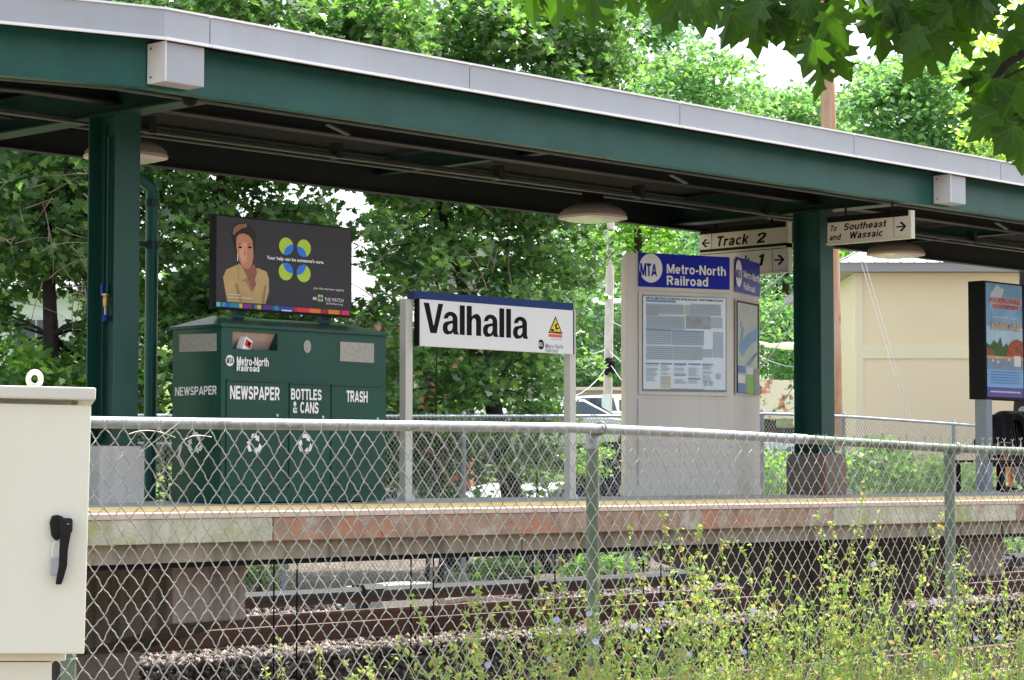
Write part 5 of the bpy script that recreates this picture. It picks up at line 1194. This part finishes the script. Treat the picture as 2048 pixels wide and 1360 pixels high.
o = MB().add(vs, fs).build('cloth', fabric_k, jk, smooth=True); md = o.modifiers.new('thick', 'SOLIDIFY'); md.thickness = .02; md = o.modifiers.new('sub', 'SUBSURF'); md.levels = 1; md.render_levels = 1
# person sitting beyond the bench back
pxs = onY(2062, 850, by0+.5).x; py_ = by0+.45
pn = thing('person', (pxs, py_, .045), 'person in grey shirt sitting behind the bench at the right edge', 'person')
def skinned(name, joints, edges, m, sub=2):
    me = bpy.data.meshes.new(name); me.from_pydata([j[0] for j in joints], edges, []); o = link(bpy.data.objects.new(name, me), pn)
    md = o.modifiers.new('skin', 'SKIN'); me.skin_vertices if me.skin_vertices else None
    sv_ = me.skin_vertices[0].data if me.skin_vertices else None
    if sv_:
        for v, j in zip(sv_, joints): v.radius = (j[1], j[2] if len(j) > 2 else j[1])
        sv_[0].use_root = True
    s2 = o.modifiers.new('sub', 'SUBSURF'); s2.levels = sub; s2.render_levels = sub
    me.materials.append(m); return o
bpy.context.view_layer.update()
hx = pxs; hy = py_
J = [((hx, hy, .52), .14, .12), ((hx, hy+.02, .78), .13, .1), ((hx, hy+.03, 1.0), .15, .1), ((hx, hy+.04, 1.10), .06), ((hx, hy+.06, 1.2), .055), ((hx, hy+.08, 1.28), .085, .09), ((hx, hy+.08, 1.38), .08, .085),
     ((hx-.19, hy+.03, 1.04), .055), ((hx-.24, hy+.05, .80), .045), ((hx-.22, hy+.22, .62), .035), ((hx-.2, hy+.3, .6), .03),
     ((hx+.19, hy+.03, 1.04), .055), ((hx+.24, hy+.05, .80), .045), ((hx+.22, hy+.22, .62), .035), ((hx+.2, hy+.3, .6), .03),
     ((hx-.10, hy+.04, .50), .085), ((hx-.12, hy+.42, .50), .065), ((hx-.12, hy+.44, .28), .05), ((hx-.12, hy+.40, .11), .035), ((hx-.12, hy+.52, .075), .03),
     ((hx+.10, hy+.04, .50), .085), ((hx+.12, hy+.42, .50), .065), ((hx+.12, hy+.44, .28), .05), ((hx+.12, hy+.40, .11), .035), ((hx+.12, hy+.52, .075), .03)]
E_d = [(0, 1), (1, 2), (2, 3), (3, 4), (4, 5), (5, 6), (2, 7), (7, 8), (8, 9), (9, 10), (2, 11), (11, 12), (12, 13), (13, 14), (0, 15), (15, 16), (16, 17), (17, 18), (18, 19), (0, 20), (20, 21), (21, 22), (22, 23), (23, 24)]
skinned('body', J, E_d, skin)
J2 = [((hx, hy, .50), .16, .14), ((hx, hy+.02, .78), .15, .12), ((hx, hy+.03, 1.0), .17, .12), ((hx, hy+.04, 1.07), .10), ((hx-.20, hy+.03, 1.03), .075), ((hx-.24, hy+.04, .90), .07), ((hx+.20, hy+.03, 1.03), .075), ((hx+.24, hy+.04, .90), .07)]
skinned('shirt', J2, [(0, 1), (1, 2), (2, 3), (2, 4), (4, 5), (2, 6), (6, 7)], shirt_g)
skinned('shorts', [((hx, hy, .50), .17, .14), ((hx-.11, hy+.1, .50), .105), ((hx-.12, hy+.32, .51), .09), ((hx+.11, hy+.1, .50), .105), ((hx+.12, hy+.32, .51), .09)], [(0, 1), (1, 2), (0, 3), (3, 4)], trouser)
MB().lathe((hx, hy+.06, 1.30), [(.09, -.02), (.105, .05), (.09, .12), (.04, .16)], 14).build('hair', hairm, pn, smooth=True)
for s_ in (-.12, .12): MB().box(hx+s_-.05, hx+s_+.05, hy+.34, hy+.60, .045, .085).build('shoe', black, pn, bevel=.015)
MB().box(hx-.6, hx+.6, hy-.1, hy+.28, .34, .39).build('seat', black, bn)

# ================================================================== CREAM CABINET (near left)
DC = 4.6
pC = atD(174, 948, DC); fr = Matrix(((RT.x, FH.x, 0, pC.x), (RT.y, FH.y, 0, pC.y), (0, 0, 1, 0), (0, 0, 0, 1))) @ Matrix.Rotation(radians(11.5), 4, 'Z') @ Matrix.Rotation(radians(1.0), 4, 'Y')
def cz(py): return atD(160, py, DC).z
cb = thing('electrical_cabinet', (pC.x, pC.y, -1.42), 'cream metal equipment cabinet with black handle at left edge', 'cabinet')
MB(fr).box(-.62, -.035, .03, .42, cz(1325), cz(795)).build('body', cream, cb, bevel=.004)
MB(fr).box(-.64, 0, -.012, .027, cz(1307), cz(811)).build('door', cream, cb, bevel=.003)
MB(fr).box(-.66, .008, -.03, .46, cz(801), cz(776)).build('cap', mat('cabinet_cap', (.74, .73, .62), .5, noise=(4, .05)), cb, bevel=.004)
MB(fr).box(-.62, -.026, .0301, .41, cz(811), cz(800.5)).build('neck', cream_d, cb)
MB(fr).box(-.62, -.062, .035, .40, -1.42, cz(1327)).build('plinth', cream, cb, bevel=.003)
ex_ = -(180-67)*DC/F_PX
ring = MB(fr); 
ring.tube([(ex_+.0125*cos(t), .12, cz(756)+.0145*sin(t)) for t in np.linspace(0, 2*pi, 21)], .0058, 10, cap=False)
ring.lathe((ex_, .12, cz(777)), [(.010, 0), (.009, .004), (.006, .008)], 12)
ring.build('lifting_eye', eye_m, cb, smooth=True)
hxx = -(180-122)*DC/F_PX
h = MB(fr).prism([(hxx-.017, -.013, cz(1045)), (hxx-.013, -.013, cz(1032)), (hxx-.002, -.013, cz(1030)), (hxx+.010, -.013, cz(1034)), (hxx+.013, -.013, cz(1048)), (hxx+.008, -.013, cz(1075)), (hxx-.004, -.013, cz(1082)), (hxx-.013, -.013, cz(1072))], (0, -.012, 0)).build('handle', black_r, cb, bevel=.003)
lev = MB(fr); pr_ = [(hxx+.016, cz(1048), .012), (hxx+.015, cz(1070), .0105), (hxx+.012, cz(1100), .009), (hxx+.012, cz(1130), .0085), (hxx+.007, cz(1155), .0075), (hxx+.004, cz(1168), .006)]
vs = []
for (x, z, r_w) in pr_:
    y0 = -.040+.012*abs((z-cz(1048))/(.12)); vs += [(x-r_w, y0+.008, z), (x+r_w*.9, y0+.008, z), (x+r_w*.9, y0-.004, z), (x-r_w, y0-.004, z)]
fs = [(i*4+k, i*4+(k+1) % 4, (i+1)*4+(k+1) % 4, (i+1)*4+k) for i in range(len(pr_)-1) for k in range(4)]+[(0, 1, 2, 3), tuple(range(len(vs)-4, len(vs)))]
lev.add(vs, fs); lv_o = lev.build('lever', black_r, h, bevel=.002, smooth=True)
MB(fr).box(hxx+.002, hxx+.028, -.04, -.012, cz(1066), cz(1036)).build('lever_pivot', black_r, h, bevel=.006)
MB(fr).lathe((hxx+.019, -.0415, cz(1051)), [(.0045, .002), (.0045, 0), (.002, -.001)], 12, 'y').build('bolt', steel, h)
pk = thing('padlock', tuple(fr @ Vector((hxx-.004, -.03, cz(1150)))), 'small grey padlock hanging on the cabinet handle', 'padlock')
MB(fr).box(hxx-.012, hxx+.006, -.03, -.018, cz(1150), cz(1114)).build('lock_body', steel, pk, bevel=.002)
MB(fr).tube([(hxx-.009, -.024, cz(1115)), (hxx-.009, -.024, cz(1092)), (hxx-.005, -.024, cz(1084)), (hxx+.001, -.024, cz(1084)), (hxx+.004, -.024, cz(1092)), (hxx+.004, -.024, cz(1115))], .0018, 8).build('shackle', lip_m, pk, smooth=True)

# ================================================================== NEAR MAPLE BRANCHES
half = [(0, 0), (.08, -.05), (.20, -.13), (.22, -.03), (.45, -.02), (.36, .09), (.25, .15), (.40, .24), (.68, .40), (.52, .44), (.50, .56), (.34, .50), (.17, .42), (.24, .60), (.36, .72), (.21, .76), (.14, .88), (0, 1.08)]
def leaf_mesh(fold, curl):
    vs = []; fs = []
    for s in (1, -1):
        n = len(vs); pts = half
        vs += [(s*x, y, x*fold-curl*y*y) for x, y in pts]
        f = tuple(range(n, n+len(pts))); fs.append(f if s > 0 else f[::-1])
    me = bpy.data.meshes.new('leaf'); me.from_pydata(vs, [], fs); me.materials.append(leaf_f)
    bm = bmesh.new(); bm.from_mesh(me); bmesh.ops.remove_doubles(bm, verts=bm.verts, dist=1e-4); bmesh.ops.triangulate(bm, faces=bm.faces); bm.to_mesh(me); bm.free()
    return me
LM = [leaf_mesh(.15, .1), leaf_mesh(.35, .22), leaf_mesh(-.2, .3), leaf_mesh(.6, .15), leaf_mesh(.45, -.25), leaf_mesh(.9, .3)]
nb = atD(2620, 948, 5.6)
nm = thing('overhanging_maple', (nb.x, nb.y, -1.42), 'near maple branches with large leaves hanging into the top right', 'tree')
tt = atD(2500, -700, 5.6)
MB().tube([(nb.x, nb.y, -1.45), Vector((nb.x, nb.y, 0)).lerp(tt, .45), tt, tt+Vector((0, 0, .9))], [.17, .14, .12, .09], 14).build('trunk', bark, nm, smooth=True)
def brn(pts, r):
    P = [atD(*p) for p in pts]; MB().tube(P, [r*(1-.75*i/(len(P)-1)) for i in range(len(P))], 8).build('branch', bark, nm, smooth=True); return P
brn([(2500, -500, 5.6), (2250, -300, 5.5), (1950, -140, 5.4), (1700, -60, 5.3), (1500, -40, 5.3), (1350, -30, 5.3), (1200, -50, 5.3)], .03)
brn([(2480, -250, 5.6), (2300, -80, 5.4), (2120, 60, 5.3), (2010, 130, 5.2), (1960, 200, 5.2)], .022)
brn([(1700, -60, 5.3), (1640, 20, 5.3), (1640, 90, 5.3)], .006); brn([(1950, -140, 5.4), (1880, -20, 5.35), (1780, 60, 5.3)], .008); brn([(2120, 60, 5.3), (2060, 130, 5.2), (1990, 165, 5.2), (1930, 190, 5.2)], .005)
cc = [tuple(atD(random.uniform(1300, 2700), random.uniform(-620, -190), random.uniform(4.2, 7.2))) for _ in range(60)]
cP = np.concatenate([spray(c, 40, .3, .5) for c in cc]); leaves('crown', cP, rng.uniform(.08, .14, len(cP)), leaf_f, nm)['kind'] = 'stuff'  # unseen leaf mass added above the view to shade the hanging leaves
regs = [(1110, -5, 60, 10, 4), (1200, 10, 70, 10, 5), (1300, -5, 50, 12, 3), (1395, 22, 60, 26, 8), (1470, 30, 80, 32, 11), (1560, 55, 70, 42, 14), (1645, 105, 34, 60, 12), (1600, 25, 90, 40, 9),
        (1765, 35, 60, 42, 12), (1840, 35, 80, 50, 15), (1930, 20, 80, 45, 12), (1870, 95, 50, 30, 5), (1975, 165, 55, 28, 8), (2035, 200, 40, 60, 12), (1980, 250, 40, 25, 6), (2035, 290, 30, 30, 6), (1705, -5, 30, 20, 1), (2045, 80, 30, 40, 4)]
ux = FH
for (cx, cy, rx, ry, n) in regs:
    for i in range(n):
        a = random.random()*2*pi; q = sqrt(random.random()); px = cx+rx*q*cos(a); py = cy+ry*q*sin(a)-30
        if py < -170: continue
        D = random.uniform(5.0, 5.8); p = atD(px, py, D); s = random.uniform(.065, .098)
        me = random.choice(LM); o = bpy.data.objects.new('leaf', me)
        down = (Vector((0, 0, -1))+RT*random.uniform(-.8, .8)+FH*random.uniform(-.5, .5)).normalized()
        nrm = (FH*random.choice((-1, -1, 1))+RT*random.uniform(-.7, .7)+UP*random.uniform(.0, 1.1)); nrm = (nrm-down*nrm.dot(down)).normalized(); xx = down.cross(nrm)
        R = Matrix((xx, down, nrm)).transposed().to_4x4()
        o.matrix_world = Matrix.Translation(p) @ R @ Matrix.Diagonal((s, s, s, 1))
        mw = o.matrix_world.copy(); COL.objects.link(o); o.parent = nm; o.matrix_parent_inverse = Matrix.Translation(-Vector((nb.x, nb.y, -1.42))); o.matrix_basis = mw

# ================================================================== WEEDS IN FRONT OF THE FENCE
def weed(px, D, tips, label, seed, flowers=()):
    rnd = random.Random(seed); g = atD(px, 948, D); base = Vector((g.x, g.y, -1.42))
    t = thing('flowering_weed', base, label, 'weed', 'weeds growing in front of the fence')
    st = MB(); BP = []; BS = []; LP = []
    def stem(p0, p1, r, bow):
        L_ = (p1-p0).length; side = Vector((rnd.uniform(-1, 1), rnd.uniform(-1, 1), 0))*bow*L_
        pts = [p0.lerp(p1, f)+side*(4*f*(1-f)) for f in (0, .2, .4, .6, .8, 1)]
        st.tube(pts, [r*(1-.7*f) for f in (0, .2, .4, .6, .8, 1)], 4, cap=False); return pts
    def dress(pts, dens):
        for a, b_ in zip(pts[:-1], pts[1:]):
            n = max(1, int((b_-a).length/dens))
            for i in range(n):
                c = a.lerp(b_, (i+rnd.random())/n)
                for q in range(rnd.randint(3, 6)):
                    BP.append(c+Vector((rnd.gauss(0, .0065), rnd.gauss(0, .0065), rnd.gauss(0, .006)))); BS.append(rnd.choice((rnd.uniform(.006, .014), rnd.uniform(.012, .022))))
    for (tx_, ty_) in tips:
        p1 = atD(tx_, ty_, D+rnd.uniform(-.25, .25)); p0 = base+Vector((rnd.uniform(-.05, .05), rnd.uniform(-.05, .05), .0))
        pts = stem(p0, p1, .0035, .06); dress(pts[3:], .021)
        for k in range(rnd.randint(3, 5)):
            f = rnd.uniform(.55, .93); q = p0.lerp(p1, f); d = (p1-p0).normalized()
            e = q+(d*.5+Vector((rnd.uniform(-1, 1), rnd.uniform(-1, 1), rnd.uniform(0, .8))).normalized()*.7)*rnd.uniform(.10, .26)*(1.3-f*.6)
            dress(stem(q, e, .0018, .05)[1:], .021)
    st.build('stem', weed_stem, t)
    leaves('buds', np.array([tuple(p) for p in BP]), np.array(BS), weed_bud, t, RHOMB, up=.1)['kind'] = 'stuff'
    for (fx, fy, n) in flowers:
        for k in range(1 if n < 5 else n):
            c = atD(fx+rnd.uniform(-12, 12)*(n > 1), fy+rnd.uniform(-10, 10)*(n > 1), D-.12); b = MB(); nn = (-FH+Vector((rnd.uniform(-.5, .5), rnd.uniform(-.5, .5), rnd.uniform(0, .7)))).normalized(); a1 = nn.orthogonal().normalized(); a2 = nn.cross(a1)
            for i in range(12):
                t0 = 2*pi*i/12; d1 = a1*cos(t0)+a2*sin(t0); d2 = a1*cos(t0+.2)+a2*sin(t0+.2); d3 = a1*cos(t0-.2)+a2*sin(t0-.2); r = .0095
                b.poly([c, c+d3*r*.8+nn*.001, c+d1*r+nn*.002, c+d2*r*.8+nn*.001])
            b.build('flower', petal, t)
WE = [
 (790, 5.6, [(530, 1332), (556, 1275), (640, 1290), (735, 1310), (700, 1340)], 'sparse weed with arching stems right of the cabinet, leftmost weed', []),
 (1010, 5.8, [(820, 1180), (905, 1260), (960, 1250), (870, 1300), (930, 1210), (1010, 1290)], 'weed with long stem arching left under the platform', [(975, 1330, 1)]),
 (1150, 5.9, [(955, 1145), (1020, 1200), (1075, 1150), (1100, 1230), (990, 1260), (1060, 1290), (1130, 1190)], 'weed whose tip reaches the third rail in the middle', [(1113, 1240, 1), (1096, 1322, 2)]),
 (1240, 6.0, [(1120, 1110), (1165, 1180), (1200, 1150), (1230, 1200), (1140, 1260), (1090, 1180), (1210, 1260)], 'weed at the left foot of the middle fence post', [(1178, 1228, 1), (1185, 1285, 2)]),
 (1270, 6.1, [(1262, 1050), (1290, 1120), (1330, 1150), (1240, 1180), (1320, 1210), (1270, 1230), (1350, 1260)], 'tall weed just right of the middle fence post', [(1323, 1208, 1), (1268, 1253, 1), (1284, 1262, 2)]),
 (1500, 6.2, [(1325, 1020), (1350, 1050), (1380, 1110), (1410, 1150), (1360, 1170), (1430, 1200), (1400, 1240)], 'weed with the longest stem crossing the rusty beam', [(1372, 1318, 5), (1346, 1222, 1)]),
 (1550, 6.3, [(1395, 1030), (1440, 1080), (1485, 1085), (1470, 1150), (1520, 1180), (1500, 1210), (1450, 1240)], 'dense weed in front of the dark right pier, left side', [(1505, 1221, 1), (1370, 1296, 2)]),
 (1560, 6.4, [(1540, 1095), (1580, 1140), (1555, 1180), (1600, 1190), (1530, 1220), (1620, 1230)], 'weed with upright reddish tip before the dark pier', [(1487, 1304, 1), (1440, 1340, 1)]),
 (1650, 6.5, [(1632, 1027), (1665, 1040), (1640, 1120), (1690, 1150), (1655, 1190), (1700, 1210), (1620, 1180)], 'tall thin weed crossing the lichen stained beam', [(1662, 1325, 2)]),
 (1750, 6.6, [(1733, 960), (1762, 1020), (1740, 1100), (1790, 1130), (1725, 1150), (1780, 1180), (1810, 1210)], 'tallest weed, tip reaching above the yellow strip', [(1747, 1129, 1)]),
 (1850, 6.7, [(1862, 1045), (1850, 1120), (1890, 1140), (1830, 1180), (1880, 1200), (1900, 1230)], 'weed just left of the right fence post', [(1868, 1203, 1), (1850, 1329, 1)]),
 (1960, 6.8, [(1910, 1105), (1940, 1130), (1975, 1150), (1920, 1180), (1960, 1200), (2000, 1220)], 'weed just right of the right fence post', [(2000, 1275, 1), (1951, 1278, 1)]),
 (2050, 6.9, [(2010, 1145), (2040, 1180), (2020, 1230), (2060, 1200), (2045, 1260)], 'weed at the lower right corner', []),
]
for i, (px, D, tips, lb, fl) in enumerate(WE): weed(px, D, tips, lb, 50+i, fl)
# lower, denser growth
for i, (px, D, lb) in enumerate(((1120, 5.5, 'bushy low weed at bottom centre'), (1300, 5.6, 'bushy low weed below the post, right of centre'), (1460, 5.7, 'bushy low weed with yellow tips below the pier'), (1620, 5.8, 'bushy low weed left of the tallest weed'), (1790, 5.9, 'bushy low weed right of the tallest weed'), (1960, 6.0, 'bushy low weed below the right fence post'))):
    rn = random.Random(i); weed(px, D, [(px+rn.uniform(-110, 110), rn.uniform(1265, 1370)) for _ in range(10)], lb, 90+i, [])
# grass blades
n = 3200; pxs_ = rng.uniform(1000, 2080, n); Ds = rng.uniform(5.2, 7.0, n)
V = []; F4 = []
for i in range(n):
    g = atD(float(pxs_[i]), 948, float(Ds[i])); h = random.uniform(.85, 1.2) if pxs_[i] > 1240 else random.uniform(.8, 1.08); ln = Vector((random.uniform(-.18, .18), random.uniform(-.18, .18), 0))
    w_ = RT*.0035; a = g.xy.to_3d()+Vector((0, 0, -1.42)); m_ = a+ln*.35+Vector((0, 0, h*.6)); t_ = a+ln*1.2+Vector((0, 0, h)); k = len(V)
    V += [tuple(a-w_), tuple(a+w_), tuple(m_+w_*.8), tuple(m_-w_*.8), tuple(t_), tuple(t_)]
    F4 += [(k, k+1, k+2, k+3), (k+3, k+2, k+4, k+5)]
gr = npmesh('grass', V, F4, weed_leaf); struct(gr, 'stuff'); gr['label'] = 'tall pale green grass filling the lower right corner'

# ================================================================== HAZE
hz = MB().box(-70, 420, -70, 520, -3.2, 60).build('haze', MATS['haze'], None) if False else None
def haze_box():
    m = bpy.data.materials.new('haze_air'); m.use_nodes = True; t = m.node_tree; t.nodes.clear()
    o = t.nodes.new('ShaderNodeOutputMaterial'); v = t.nodes.new('ShaderNodeVolumePrincipled')
    v.inputs['Density'].default_value = HAZE; v.inputs['Color'].default_value = (.9, .95, 1, 1); v.inputs['Anisotropy'].default_value = .3
    t.links.new(v.outputs[0], o.inputs['Volume'])
    h = MB().box(-62, 402, -62, 502, -3.2, 45).build('haze', m, None); struct(h, 'stuff'); h['label'] = 'pale humid air fading the far trees'
if HAZE: haze_box()
